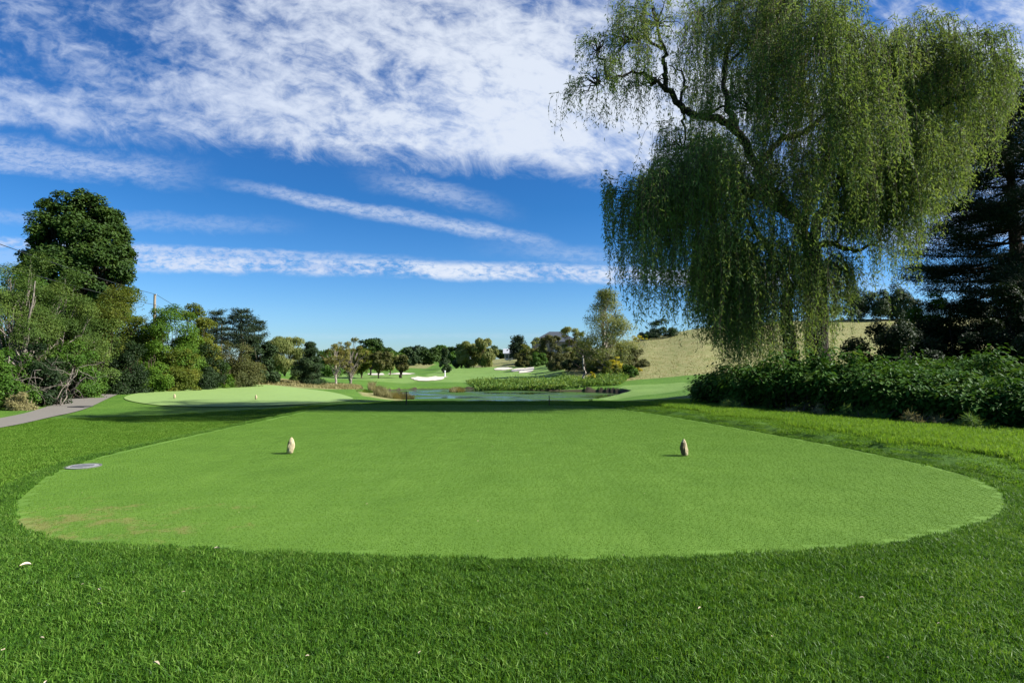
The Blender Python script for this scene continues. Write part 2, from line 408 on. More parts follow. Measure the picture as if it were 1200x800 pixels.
def crown_clumps(n, H, R, z0, shape, rng, fill=.5):
    """clump centres for a crown from z0 to H, radius R"""
    out = []
    hh = H-z0
    while len(out) < n:
        d = rdir(1, rng)[0]; rad = (fill+(1-fill)*rng.random()**.6)*.9
        if shape == 'round':
            p = np.array([d[0]*R*rad, d[1]*R*rad, z0+hh*.5+d[2]*hh*.5*rad])
        elif shape == 'dome':
            if d[2] < -.12: d[2] = -d[2]*.5
            p = np.array([d[0]*R*rad, d[1]*R*rad, z0+d[2]*hh*rad])
        elif shape == 'cone':
            t = rng.random()**1.3; w = (1-t)**.75*(.55+.45*min(1, t*6))
            a = rng.random()*6.283; q = (fill+(1-fill)*rng.random())*.9
            p = np.array([math.cos(a)*R*w*q, math.sin(a)*R*w*q, z0+hh*t*.95])
        elif shape == 'vase':
            t = rng.random()**.8; w = .45+.55*math.sin(min(1, t*1.25)*math.pi*.5); w *= (1 if t < .75 else math.sqrt(max(0, 1-((t-.75)/.27)**2)))
            a = rng.random()*6.283; q = (fill+(1-fill)*rng.random())*.9
            p = np.array([math.cos(a)*R*w*q, math.sin(a)*R*w*q, z0+hh*t])
        out.append(p)
    return np.array(out)

def make_tree(name, label, cat, px, d, topy, wpx, mat, bk='brown', shape='round', n=9000, leaf=(.12, .07), clumps=45, cr=.26,
              z0=.28, group=None, seed=0, trunk_r=None, fill=.55, flat=.75, droop=0, lumps=.18, depthR=None, part='crown', xy=None, bare=0, dens_up=.5, stems=1):
    rng = np.random.default_rng(seed*101+int(px*7)+int(d*13))
    if xy is None: x, y = (px-600)/F*d, d
    else: x, y = xy
    zb = gz(x, y); H = at(px, topy, d)[2]-zb; R = wpx/F*d/2*math.cos(math.atan2(x, y))
    root = empty(name, (x, y, zb-.03)); tag(root, label, cat, group)
    z0 = z0*H
    C = crown_clumps(clumps, H*.96, R*.95, z0, shape, rng, fill)
    ctr = np.array([0, 0, z0+(H-z0)*.45])
    # uneven outline
    a = np.arctan2(C[:, 1], C[:, 0]); ph = rng.random(4)*6.28
    k = 1+lumps*(np.sin(2*a+ph[0]+C[:, 2]*2/H)+.7*np.sin(5*a+ph[1]+C[:, 2]*7/H))
    C[:, :2] *= k[:, None]
    rc = cr*min(R*1.0, H*.6)*(.65+.7*rng.random(clumps))
    per = (n*rc**2/np.sum(rc**2)).astype(int)+4
    idx = np.repeat(np.arange(clumps), per); N = len(idx)
    dv = rdir(N, rng); dv[:, 2] = np.where((dv[:, 2] < 0) & (rng.random(N) < dens_up), -dv[:, 2], dv[:, 2])
    rad = rc[idx]*(.35+.75*rng.random(N)**.6)
    pts = C[idx]+dv*rad[:, None]*np.array([1, 1, flat])
    pts[:, 2] = np.maximum(pts[:, 2], .03)
    sz = np.clip(H/np.percentile(pts[:, 2], 99.4), .8, 1.45); sr = np.clip(R/np.percentile(np.abs(pts[:, 0]), 99.8), .7, 1.2)
    sv = np.array([sr, sr, sz]); pts = pts*sv; C = C*sv
    out = unit(pts-ctr)
    nrm = unit(dv*.6+out*.5+np.array([0, 0, .45])+rng.normal(size=(N, 3))*.45)
    ax = unit(np.cross(nrm, rdir(N, rng))+out*.35+np.array([0, 0, -.25-droop]))
    L = leaf[0]*(.6+.8*rng.random(N)); W = leaf[1]*(.6+.8*rng.random(N))
    cv = rng.random(clumps); var = np.clip(.55*rng.random(N)+.45*cv[idx], 0, 1)
    foliage(part, pts, ax, nrm, L, W, mat, root, rng, var)
    # trunk and limbs
    tr = trunk_r or max(.05, H*.022)
    mb = MB()
    for s in range(stems):
        off = np.array([rng.normal()*tr*3, rng.normal()*tr*3, 0]) if stems > 1 else np.zeros(3)
        topt = np.array([rng.normal()*R*.12, rng.normal()*R*.12, z0+(H-z0)*.72])+off*2
        mid = np.array([rng.normal()*R*.1, rng.normal()*R*.1, z0])+off
        tp = wob(bez(off, mid, topt, 9), tr*.35, rng)
        mb.tube(tp, np.linspace(tr*1.25, tr*.3, 9)/(1 if stems == 1 else 1.7), 7)
        sel = range(s, clumps, stems)
        for i in sel:
            if bare == 0 and rng.random() > .75: continue
            t = np.clip((C[i, 2]-z0*.75)/(H-z0)*.55, .05, .85) if shape != 'cone' else np.clip(C[i, 2]/H*.95, .1, .97)
            q = t*8; j = int(q); p0 = tp[j]+(tp[min(j+1, 8)]-tp[j])*(q-j)
            if shape in ('dome',): p0 = tp[min(int(rng.random()*4), 8)]
            p2 = C[i]+rng.normal(size=3)*rc[i]*.2
            pm = (p0+p2)/2+np.array([0, 0, (.12 if shape != 'cone' else .02)*np.linalg.norm(p2-p0)])
            r0 = tr*.42*(1-t*.5)
            mb.tube(wob(bez(p0, pm, p2, 6), np.linalg.norm(p2-p0)*.03, rng), np.linspace(r0, r0*.18, 6), 5)
            for q2 in range(2+bare):
                e = p2+rdir(1, rng)[0]*rc[i]*.8
                mb.tube(bez(p0*.35+p2*.65, p2, e, 4), np.linspace(r0*.35, r0*.1, 4), 4)
    mb.build('stem' if part == 'foliage' else 'trunk', BK[bk], root)
    return root
#SCENE_PARTS

# ================================================================== the big willow
def willow():
    rng = np.random.default_rng(11)
    D = 23.9; bx, by = (958-600)/F*D, D; zb = gz(bx, by)
    base = np.array([bx, by, zb-.05])
    root = empty('weeping_willow', base); tag(root, 'huge weeping willow with long hanging curtains of leaves beside the tee', 'tree')
    w = lambda px, py, dz=0: at(px, py, D+dz)-base
    mb = MB()
    def limb(pts, r0, r1, n=8, k=5, wv=.05):
        P_ = np.array([w(*p) for p in pts]); out = []
        Q = np.vstack([2*P_[0]-P_[1], P_, 2*P_[-1]-P_[-2]])
        for i in range(1, len(Q)-2):
            for t in np.arange(k)/k:
                p0, p1, p2, p3 = Q[i-1:i+3]
                out.append(.5*((2*p1)+(-p0+p2)*t+(2*p0-5*p1+4*p2-p3)*t*t+(-p0+3*p1-3*p2+p3)*t**3))
        out.append(Q[-2]); out = np.array(out); out = wob(out, wv, rng)
        mb.tube(out, np.linspace(r0, r1, len(out)), n); return out
    T = []
    T.append(limb([(958,500,0),(960,430,0),(957,370,0),(952,320,0),(948,285,0)], .50, .33, 12))
    T.append(limb([(948,288,0),(930,255,0),(908,228,0),(889,205,0)], .27, .2))
    T.append(limb([(889,207,0),(878,180,-.3),(862,152,-.6),(838,140,-1),(812,134,-1.4),(795,122,-1.8),(780,102,-2)], .18, .11))
    T.append(limb([(780,104,-2),(778,80,-2),(779,62,-2),(770,35,-2.2),(765,5,-2.5)], .10, .04))
    T.append(limb([(780,104,-2),(765,92,-2.2),(745,84,-2.5),(720,90,-3),(700,98,-3)], .08, .02))
    T.append(limb([(776,58,-2),(757,46,-2.4),(735,42,-2.5),(728,34,-2.5)], .06, .02))
    T.append(limb([(795,124,-1.8),(802,100,-1.2),(798,85,-1),(785,78,-1)], .06, .02))
    T.append(limb([(889,207,0),(893,190,.3),(912,166,.6),(940,158,1),(962,140,1),(985,110,1.5)], .17, .08))
    T.append(limb([(864,155,-.6),(852,120,0),(850,80,.5),(860,40,1),(870,-10,1)], .13, .05))
    T.append(limb([(948,288,0),(962,255,1),(985,205,1.5),(1010,150,2),(1045,95,2),(1075,60,2)], .24, .06))
    T.append(limb([(985,205,1.5),(1020,180,0),(1065,150,-1.5),(1110,120,-2.5),(1140,110,-3)], .13, .04))
    T.append(limb([(952,300,0),(970,284,.2),(990,290,0),(1008,293,-.5),(1040,280,-1)], .15, .04))
    T.append(limb([(940,270,0),(955,225,-2),(975,170,-3.5),(985,110,-4.5),(980,60,-5)], .16, .05))
    T.append(limb([(930,255,0),(905,240,-2),(870,225,-3.5),(830,215,-4),(780,220,-4),(745,235,-4.3)], .15, .03))
    T.append(limb([(930,255,0),(900,235,2),(850,200,4),(800,200,5),(760,215,5)], .14, .03))
    T.append(limb([(938,490,.3),(928,420,.2),(922,370,0),(926,335,0)], .30, .2, 10))
    T.append(limb([(925,340,0),(905,300,-1),(880,260,-1.5),(860,220,-1.2)], .16, .06))
    T.append(limb([(870,-10,1),(890,-40,0),(930,-60,0),(980,-40,0)], .06, .02))
    allT = np.vstack(T)
    #       px   py  dz   rx   ry  N   lmin lmax
    B = [ (700, 100,-3.0, 26, 30, 90,  30, 70),
          (735,  50,-2.5, 38, 36, 170, 40, 100),
          (770,  30,-2.5, 32, 34, 120, 30, 100),
          (700,  60,-3.0, 14, 20, 40,  20, 60),
          (765, 100,-2.0, 26, 20, 90,  25, 60),
          (800, 175,-2.0, 26, 40, 130, 60, 150),
          (760, 232,-4.0, 46, 26, 420, 90, 170),
          (775, 225, 4.5, 40, 26, 260, 80, 160),
          (830, 205,-4.0, 45, 30, 380, 120, 230),
          (835, 190, 4.0, 45, 35, 260, 120, 220),
          (850,  60, 1.0, 48, 55, 300, 80, 190),
          (820,  20, 2.5, 22, 25, 60, 30, 90),
          (880,  -5, 0.0, 45, 35, 260, 70, 200),
          (880, 130,-3.0, 45, 40, 230, 100, 230),
          (930,  10,-2.5, 50, 40, 360, 80, 220),
          (960,  60,-4.5, 45, 45, 400, 90, 240),
          (900, 230,-3.5, 40, 40, 260, 120, 220),
          (950, 190, 3.5, 55, 40, 230, 120, 240),
          (1010,110, 2.5, 45, 45, 260, 90, 220),
          (1030, 75,-2.0, 40, 30, 280, 80, 220),
          (1075, 62,-1.0, 42, 34, 360, 80, 210),
          (1125, 85,-2.5, 36, 36, 360, 60, 160),
          (1150,100, 0.5, 26, 30, 200, 50, 110),
          (1095,115, 3.0, 40, 35, 260, 80, 200),
          (1050,180,-3.0, 45, 40, 300, 90, 200),
          (1010,210,-2.0, 40, 40, 200, 90, 170),
          (862, 318,-3.0, 30, 36, 620, 110, 190),
          (842, 300, 0.5, 26, 36, 380, 110, 190),
          (915, 318,-2.5, 34, 36, 700, 90, 170),
          (968, 322, -1.0, 20, 26, 300, 80, 150),
          (1035, 225, -1.5, 38, 34, 300, 80, 150),
          (1000, 255, -.5, 24, 26, 160, 60, 120),
          (1075, 190, -2.0, 30, 34, 260, 60, 150),
          (990, 150,-4.8, 40, 40, 240, 90, 200) ]
    YM = np.array([(660,150),(690,160),(704,140),(712,345),(725,372),(745,392),(770,382),(800,398),(830,388),(845,422),(900,432),(975,428),(988,375),(1010,352),(1045,340),(1075,335),(1086,285),(1110,250),(1140,228),(1168,215),(1182,175),(1200,120)], float)
    PT, AX, VR, RB = [], [], [], []
    MS = [[(926,440),(922,370),(926,338),(905,300),(880,260)],[(958,440),(958,400),(956,360),(952,320),(948,285),(930,255),(908,228),(889,205),(862,152),(838,140),(812,134),(780,102),(770,35)],[(889,205),(912,166),(940,158),(965,135)],[(948,288),(962,255),(985,205)],[(952,298),(970,284),(1008,293)]]
    def corr(ax, ay):
        d_ = np.full(ax.shape, 99.)
        for q in MS:
            for a_, b_ in zip(q[:-1], q[1:]):
                ex, ey = b_[0]-a_[0], b_[1]-a_[1]; t = np.clip(((ax-a_[0])*ex+(ay-a_[1])*ey)/(ex*ex+ey*ey), 0, 1)
                d_ = np.minimum(d_, np.hypot(ax-a_[0]-t*ex, ay-a_[1]-t*ey))
        return d_
    m_per = D/F
    for (px, py, dz, rx, ry, N, l0, l1) in B:
        c = w(px, py, dz)
        # twig arms radiating inside the lobe
        j = np.argmin(np.linalg.norm(allT-c, axis=1)); p0 = allT[j]
        mb.tube(wob(bez(p0, (p0+c)/2+np.array([0, 0, .4]), c, 6), .06, rng), np.linspace(.06, .03, 6), 5)
        rw = np.array([rx, (rx+ry)*.55, ry])*m_per
        tips = []
        for q in range(12):
            e = c+rdir(1, rng)[0]*rw*np.array([.9, .9, .7]); tips.append(e)
            mb.tube(wob(bez(c, (c+e)/2+np.array([0, 0, .3]), e, 5), .04, rng), np.linspace(.03, .007, 5), 4)
        shade = rng.random()
        for s in range(int(N*1.3)):
            if s % 6 == 0:
                dvb = rdir(1, rng)[0]
                if dvb[2] < 0 and rng.random() < .6: dvb[2] *= -1
                pb = c+dvb*rw*(.35+.8*rng.random()**.7); lb_ = (l0*.4+(l1-l0*.4)*rng.random()**1.7)*m_per; bsh = rng.random()
            dv = dvb+rng.normal(size=3)*.25
            p = pb+rng.normal(size=3)*np.array([.16, .16, .14])
            ln = lb_*(.55+.5*rng.random())
            o = dv.copy(); o[2] = 0; o = o/(np.linalg.norm(o)+.2)
            step = .085; k = int(ln/step)+3
            t = np.arange(k)*step
            reach = .25+.5*rng.random()
            hx = reach*(1-np.exp(-t/.45)); sw = rng.normal(size=2)*.07
            dip = np.where(t < .35, .25*t-.6*t*t, .25*.35-.6*.1225-(t-.35)*(.92+.0*t))
            path_ = p+np.outer(hx, o)+np.column_stack([sw[0]*t+.035*np.sin(t*3+s)+.06*t*rng.normal()*.5, sw[1]*t+.035*np.cos(t*2.3+s), dip])
            wp_ = path_+base
            ppx = 600+F*wp_[:, 0]/wp_[:, 1]; ppy = 425-F*(wp_[:, 2]-CAMZ)/wp_[:, 1]
            lim = np.interp(ppx, YM[:, 0], YM[:, 1])+rng.normal()*16-8
            if px < 790 and py < 140: lim = lim*0+ (165 if px < 740 else 175)
            ok = (ppy < lim) & (wp_[:, 2] > .5)
            if path_[0, 1] < .4 and rng.random() < .68:
                ok &= (corr(ppx, ppy) > 9+5*rng.random()) | ((ppy < 290) & (rng.random() < .3))
            if not ok[0]: continue
            k2 = k if ok.all() else int(np.argmin(ok))
            if k2 < 3: continue
            path_ = path_[:k2]; tg = unit(np.gradient(path_, axis=0))
            rep = np.repeat(np.arange(k2), 2); nL = len(rep)
            keep = rng.random(nL) < .62+.3*np.sin(np.arange(nL)*.13+s); rep = rep[keep]; nL = len(rep)
            PT.append(path_[rep]+rng.normal(size=(nL, 3))*np.array([.045, .045, .03]))
            AX.append(unit(tg[rep]*.9+rdir(nL, rng)*.95+np.array([0, 0, -.15])))
            VR.append(np.clip(.45*rng.random(nL)+.35*bsh+.2*shade, 0, 1))
            RB.append(path_)
    PT = np.vstack(PT); AX = np.vstack(AX); VR = np.concatenate(VR); N = len(PT)
    nrm = rdir(N, rng)+np.array([0, 0, .2])
    print('willow leaves', N, 'strands', len(RB))
    foliage('crown', PT, AX, nrm, .15*(.5+.8*rng.random(N)), .033*(.7+.6*rng.random(N)), LM['willow'], root, rng, VR)
    # hanging twigs, one thin three-sided string each
    mt = MB()
    for p in RB:
        q = p[::4]
        if len(q) > 2: mt.tube(q, np.linspace(.007, .003, len(q)), 3)
    mt.build('twig', BK['brown'], root).data.name = 'twig'
    tw = [o for o in root.children if o.name.startswith('twig')]
    mb.build('trunk', BK['dark'], root)
willow()

# ================================================================== conifers
def pine(name, label, px, d, topy, wpx, n, seed, bk='red', group=None, z0=.18, levels=15, up=.0, irregular=.25, nl=.16, nw=.02, mat='pine', tuft=.55, cone=.8):
    rng = np.random.default_rng(seed)
    x, y = (px-600)/F*d, d; zb = gz(x, y); H = at(px, topy, d)[2]-zb; R = wpx/F*d/2
    root = empty(name, (x, y, zb-.03)); tag(root, label, 'tree', group)
    tr = H*.022; mb = MB()
    tp = wob(bez(np.zeros(3), np.array([rng.normal()*.15, rng.normal()*.15, H*.5]), np.array([0, 0, H*.985]), 10), .05, rng)
    mb.tube(tp, np.linspace(tr*1.3, tr*.15, 10), 9)
    P_, D_, K = [], [], []
    for l in range(levels):
        t = z0+(1-z0)*(l+rng.random()*.6)/levels; z = H*t
        nb = int(5+3*rng.random())
        a0 = rng.random()*6.28
        for b in range(nb):
            a = a0+b*6.283/nb+rng.normal()*.2
            Rl = R*min(1, (1.03-t)**cone*1.35)*(1-irregular*rng.random())
            if t < .3: Rl *= .8
            t_ = t+rng.normal()*.012; q = np.clip(t_, .02, .99)*9; j = min(int(q), 8); p0 = tp[j]+(tp[j+1]-tp[j])*(q-j)
            dr = np.array([math.cos(a), math.sin(a), 0])
            e = p0+dr*Rl+np.array([0, 0, Rl*(up-.02+.20*rng.normal())])
            br = bez(p0, (p0+e)/2+np.array([0, 0, -Rl*.08]), e, 7)
            mb.tube(br, np.linspace(tr*.32*(1.1-t), .008, 7), 5)
            for s in range(int(4+Rl*4.5)):
                u = .25+.75*rng.random()**.8; qq = u*6; jj = min(int(qq), 5); s0 = br[jj]+(br[jj+1]-br[jj])*(qq-jj)
                sd = unit(dr*.6+rng.normal(size=3)*np.array([.7, .7, .14])+np.array([0, 0, .12]))
                sl = (.25+.4*rng.random())*min(1.2, Rl*.45+.2)
                mb.tube(np.array([s0, s0+sd*sl]), [.012, .005], 3)
                P_.append(np.array([s0, s0+sd*sl])); K.append(rng.random())
    P_ = np.array(P_); per = max(6, n//len(P_)); N = len(P_)*per
    i = np.repeat(np.arange(len(P_)), per); u = rng.random(N)**.6
    pts = P_[i, 0]+(P_[i, 1]-P_[i, 0])*u[:, None]*1.05+rng.normal(size=(N, 3))*np.array([tuft, tuft, tuft*.45])*.16
    dd = unit(P_[i, 1]-P_[i, 0]); ax = unit(dd*.7+rdir(N, rng)*.9+np.array([0, 0, .25]))
    foliage('crown', pts, ax, rdir(N, rng), nl*(.7+.6*rng.random(N)), nw, LM[mat], root, rng, np.clip(.5*rng.random(N)+.5*np.array(K)[i], 0, 1))
    mb.build('trunk', BK[bk], root)
    return root
pine('pine_tree', 'tall dark conifer with layered branches at the right edge behind the willow', 1192, 27, 92, 235, 260000, 5, levels=36, nl=.17, nw=.028, irregular=.5, cone=.5, z0=.06, tuft=1.6, mat='darkpine')
pine('pine_tree', 'tallest dark pine on the left, with clumpy heads, behind the small far tee', 281, 47, 362, 44, 9000, 6, levels=9, nl=.2, nw=.04, irregular=.45, cone=.4, z0=.45, tuft=.95, up=.2)
pine('pine_tree', 'dark pine with ragged branches just left of the tallest left-hand pine', 254, 50, 363, 34, 8000, 7, levels=9, nl=.2, nw=.04, irregular=.5, cone=.45, z0=.4, tuft=.95, up=.2)
pine('pine_tree', 'smaller dark pine leaning right at the end of the left-hand pines', 299, 49, 373, 32, 7000, 8, levels=8, nl=.2, nw=.04, irregular=.5, cone=.4, z0=.4, tuft=.95, up=.2)
pine('pine_tree', 'small dark pine standing alone on the rise beside the grey-roofed cottage', 607, 150, 394, 17, 3500, 9, levels=9, nl=.7, nw=.22, irregular=.5, cone=.6, tuft=3.2)

# ================================================================== left-hand wood
make_tree('maple_tree', 'large round dark green maple rising above the trees on the left', 'tree', 91, 55, 231, 142, LM['maple'], 'dark', 'round', 90000, (.24, .18), 260, .16, z0=.1, seed=1, fill=.72, lumps=.015, trunk_r=.35)
L_ = [
 ('', 'blue-green bushy tree at the left edge below the maple', 8, 29, 296, 125, 'bluegreen', 'grey', 'dome', 40000, (.10,.035), 60, .24, .25),
 ('', 'blue-green feathery tree left of the yellow-green one under the maple', 62, 31, 316, 115, 'bluegreen', 'grey', 'dome', 42000, (.10,.035), 60, .24, .22),
 ('', 'wide yellow-green tree directly below the maple', 126, 38.5, 338, 140, 'yellowgreen', 'brown', 'dome', 52000, (.10,.06), 70, .24, .15),
 ('', 'bright green bushy tree right of the utility pole base', 200, 39.5, 360, 104, 'bright', 'brown', 'dome', 56000, (.11,.065), 60, .24, .08),
 ('', 'yellow-topped green tree touching the left-hand pines', 233, 42, 358, 62, 'yellowgreen', 'brown', 'dome', 20000, (.13,.085), 40, .25, .12),
 ('', 'dark green tree behind the two blue-green ones on the left', 40, 38, 326, 150, 'midgreen', 'brown', 'dome', 34000, (.14,.09), 60, .24, .15),
 ('', 'mid green tree half hidden between the yellow-green and the bright green trees', 168, 41, 372, 100, 'midgreen', 'brown', 'dome', 26000, (.14,.09), 50, .24, .1),
 ('', 'dark tree at the far left edge with its crown cut by the frame', -66, 30, 312, 140, 'midgreen', 'brown', 'dome', 30000, (.12,.08), 55, .24, .15),
 ('', 'small brownish tree in front of the pine trunks', 275, 44, 402, 76, 'brown', 'brown', 'dome', 18000, (.11,.06), 40, .25, .08),
 ('', 'dark green tree right of the pines, left of the small pale willow', 308, 48, 397, 48, 'cedar', 'brown', 'dome', 15000, (.14,.09), 34, .26, .08),
]
for k, (nm, lb, px, d, ty, wp_, mt_, bk, sh, n, lf, cl, cr, z0) in enumerate(L_):
    make_tree('leafy_tree', lb, 'tree', px, d, ty, wp_, LM[mt_], bk, sh, n, lf, cl, cr, z0=z0, seed=20+k, stems=2, group='trees of the left-hand wood')
# undergrowth at the foot of the wood
U = [
 (-75, 24, 408, 120, 'midgreen', 'dark green undergrowth shrub cut by the left edge of the photo'),
 (5, 25, 410, 95, 'midgreen', 'leafy dark green shrub beside the cart path at the left edge'),
 (52, 26.5, 404, 80, 'dark', 'very dark shrub in deep shade behind the pale bare branches'),
 (86, 30.5, 400, 80, 'midgreen', 'mid green shrub with light leaves below the feathery blue-green tree'),
 (120, 34, 374, 78, 'bluegreen', 'rounded blue-grey shrub with pale bare limbs where the cart path ends'),
 (150, 35, 397, 70, 'dark', 'dark shrub between the blue-grey shrub and the bright green tree'),
 (178, 36, 400, 62, 'bright', 'bright green shrub at the left end of the small far tee'),
 (208, 37.5, 410, 60, 'yellowgreen', 'yellow-green shrub behind the left marker of the small far tee'),
 (238, 40, 404, 58, 'dark', 'dark shaded shrub under the left-hand pines'),
 (262, 42, 425, 30, 'bright', 'small bright green bush in front of the shaded pines'),
]
for k, (px, d, ty, wp_, mt_, lb) in enumerate(U):
    make_tree('shrub', lb, 'shrub', px, d, ty, wp_, LM[mt_], 'brown', 'dome', 15000, (.10, .065), 34, .27, z0=0.02, seed=50+k, stems=3, part='foliage', group='shrubs at the foot of the left-hand wood')
for k, (px, d, ty, wp_, mt_, lb) in enumerate([(28, 24.6, 460, 50, 'reed', 'dry straw-coloured weeds along the cart path, nearest clump'), (92, 31.5, 454, 44, 'reed', 'dry straw-coloured weeds along the cart path, farther clump'),
        (170, 36.5, 446, 26, 'pale', 'pale yellowish weeds at the edge of the small far tee, left clump'), (228, 41, 444, 24, 'pale', 'pale yellowish weeds at the edge of the small far tee, right clump')]):
    make_tree('weed_clump', lb, 'weeds', px, d, ty, wp_, LM[mt_], 'brown', 'dome', 3500, (.16, .025), 16, .3, z0=0.02, seed=70+k, stems=3, part='foliage', group='pale weeds along the left-hand wood')
# pale twisting bare shrubs in front of the shade
def bare(px, d, topy, seed, label, lean=0, nb=5):
    rng = np.random.default_rng(seed); x, y = (px-600)/F*d, d; zb = gz(x, y); H = at(px, topy, d)[2]-zb
    mb = MB()
    def grow(p, dr, ln, r, lev):
        k = 7; pts = [p]
        for i in range(k):
            dr = unit(dr+rng.normal(size=3)*.33+np.array([0, 0, .06])); p = p+dr*ln/k; pts.append(p)
        mb.tube(np.array(pts), np.linspace(r*.62, r*.3, k+1), 6 if lev == 0 else 4)
        if lev < 2:
            for q in range(3 if lev < 2 else 2):
                j = rng.integers(3, k+1); grow(pts[j], unit(dr+rng.normal(size=3)*.75), ln*.62, r*.5, lev+1)
    for i in range(nb):
        grow(np.array([rng.normal()*.2, rng.normal()*.2, 0]), unit(np.array([lean+rng.normal()*.5, rng.normal()*.3, 1.])), H*.5, .04, 0)
    o = mb.build('bare_shrub', BK['grey'], None, (x, y, zb-.03), smooth=True)
    tag(o, label, 'shrub', 'bare branches in front of the left-hand wood')
bare(18, 25.3, 362, 1, 'pale leafless shrub with twisting stems, nearest the left edge', -.2, 3)
bare(68, 26.6, 372, 2, 'tall pale leafless shrub under the feathery blue-green tree', .1, 4)
bare(116, 34.5, 408, 3, 'pale leafless shrub spreading right in front of the blue-grey shrub', .5, 3)
bare(38, 26, 375, 4, 'low pale leafless shrub between two taller bare ones', .4, 2)

# ================================================================== middle distance left
def T(*a, **k): return make_tree(*a, **k)
T('willow_tree', 'small pale green willow between the pines and the dark cedar on the left', 'tree', 334, 75, 394, 56, LM['pale'], 'brown', 'round', 15000, (.34, .07), 40, .24, z0=.08, seed=101, droop=1.5, fill=.5)
T('olive_shrub', 'silvery bush at the foot of the small pale willow', 'shrub', 350, 60, 424, 22, LM['bluegreen'], 'brown', 'dome', 4000, (.16, .06), 20, .3, z0=.02, seed=102, part='foliage')
T('cedar_tree', 'dark egg-shaped cedar at the near end of the straw meadow', 'tree', 363, 52, 401, 37, LM['cedar'], 'brown', 'cone', 24000, (.13, .05), 60, .24, z0=.04, seed=103, fill=.3, trunk_r=.12)
T('young_tree', 'yellowing young tree with a white-wrapped trunk in the straw meadow', 'tree', 394, 56, 403, 32, LM['autumn'], 'pale', 'round', 3600, (.12, .08), 34, .2, z0=.42, seed=104, trunk_r=.09)
T('bare_crowned_tree', 'thin-leaved tree with pale forked limbs behind the yellowing young tree', 'tree', 411, 64, 396, 40, LM['autumn'], 'grey', 'vase', 5200, (.13, .085), 40, .17, z0=.22, seed=105, trunk_r=.12, bare=1)
T('leafy_tree', 'broad dark green tree rising behind the pale forked tree', 'tree', 434, 110, 397, 38, LM['maple'], 'dark', 'round', 7000, (.4, .28), 34, .24, z0=.25, seed=106)
T('leafy_tree', 'brownish tree left of the round maroon tree', 'tree', 444, 88, 412, 30, LM['brown'], 'dark', 'round', 5000, (.24, .16), 30, .25, z0=.28, seed=107)
T('leafy_tree', 'brown round-headed tree on the left fairway with a short dark trunk', 'tree', 470, 92, 416, 21, LM['brown'], 'dark', 'round', 4500, (.24, .16), 26, .25, z0=.3, seed=108, trunk_r=.2)
T('leafy_tree', 'light green tree left of the brown round-headed tree', 'tree', 457, 100, 414, 22, LM['pale'], 'brown', 'round', 3500, (.3, .2), 22, .26, z0=.2, seed=109)
T('leafy_tree', 'olive tree behind the trunk of the pale forked tree', 'tree', 424, 90, 410, 30, LM['yellowgreen'], 'brown', 'round', 4500, (.28, .18), 26, .26, z0=.2, seed=110)
T('leafy_tree', 'green tree behind the dark cedar', 'tree', 384, 95, 411, 36, LM['midgreen'], 'brown', 'dome', 5000, (.3, .2), 26, .26, z0=.1, seed=111)
T('cedar_tree', 'small dark upright cedar beside the sand bunker', 'tree', 521, 118, 408, 15, LM['cedar'], 'brown', 'cone', 6000, (.3, .16), 34, .3, z0=.03, seed=112, fill=.3)
# far wood: individual crowns
rng = np.random.default_rng(33)
farT = []
kinds = [('dark green', 'maple'), ('olive', 'midgreen'), ('dull bluish', 'cedar')]
spots = [(372,200,411,30),(396,215,409,34),(420,225,409,32),(450,235,408,34),(474,230,408,26),(488,215,406,24),(503,225,407,26),(514,235,405,24),(527,250,407,20),(540,230,404,26),(462,190,413,22),(482,185,413,22),(500,190,412,20),(534,185,413,20),(575,240,406,22),(590,235,411,14),(440,170,414,22),(405,165,413,24),(566,255,409,20)]
for k, (px, d, ty, wp_) in enumerate(spots):
    kd, mt_ = kinds[k % 3]
    T('distant_tree', 'round %s tree in the far wood beyond the fairway' % kd, 'tree', px, d, ty, wp_*1.1, LM[mt_], 'dark', 'round', 3200, (.75, .5), 20, .3, z0=.1, seed=200+k, group='%s trees of the far wood' % kd)
for px, d, ty, wp_, mt_, lb, sh in [
   (549,140,400,30,'pale','pale weeping willow, left one of the willow pair by the far green','round'),
   (569,138,396,30,'pale','pale weeping willow, right one of the willow pair by the far green','round')]:
    T('willow_tree', lb, 'tree', px, d, ty, wp_, LM[mt_], 'brown', sh, 9000, (.7, .16), 34, .26, z0=.06, seed=int(px), droop=1.6, group='willows by the far green')
T('leafy_tree', 'dark shaded tree on the left side of the willow pair', 'tree', 541, 143, 406, 20, LM['cedar'], 'dark', 'dome', 5000, (.4, .25), 26, .28, z0=.04, seed=114)
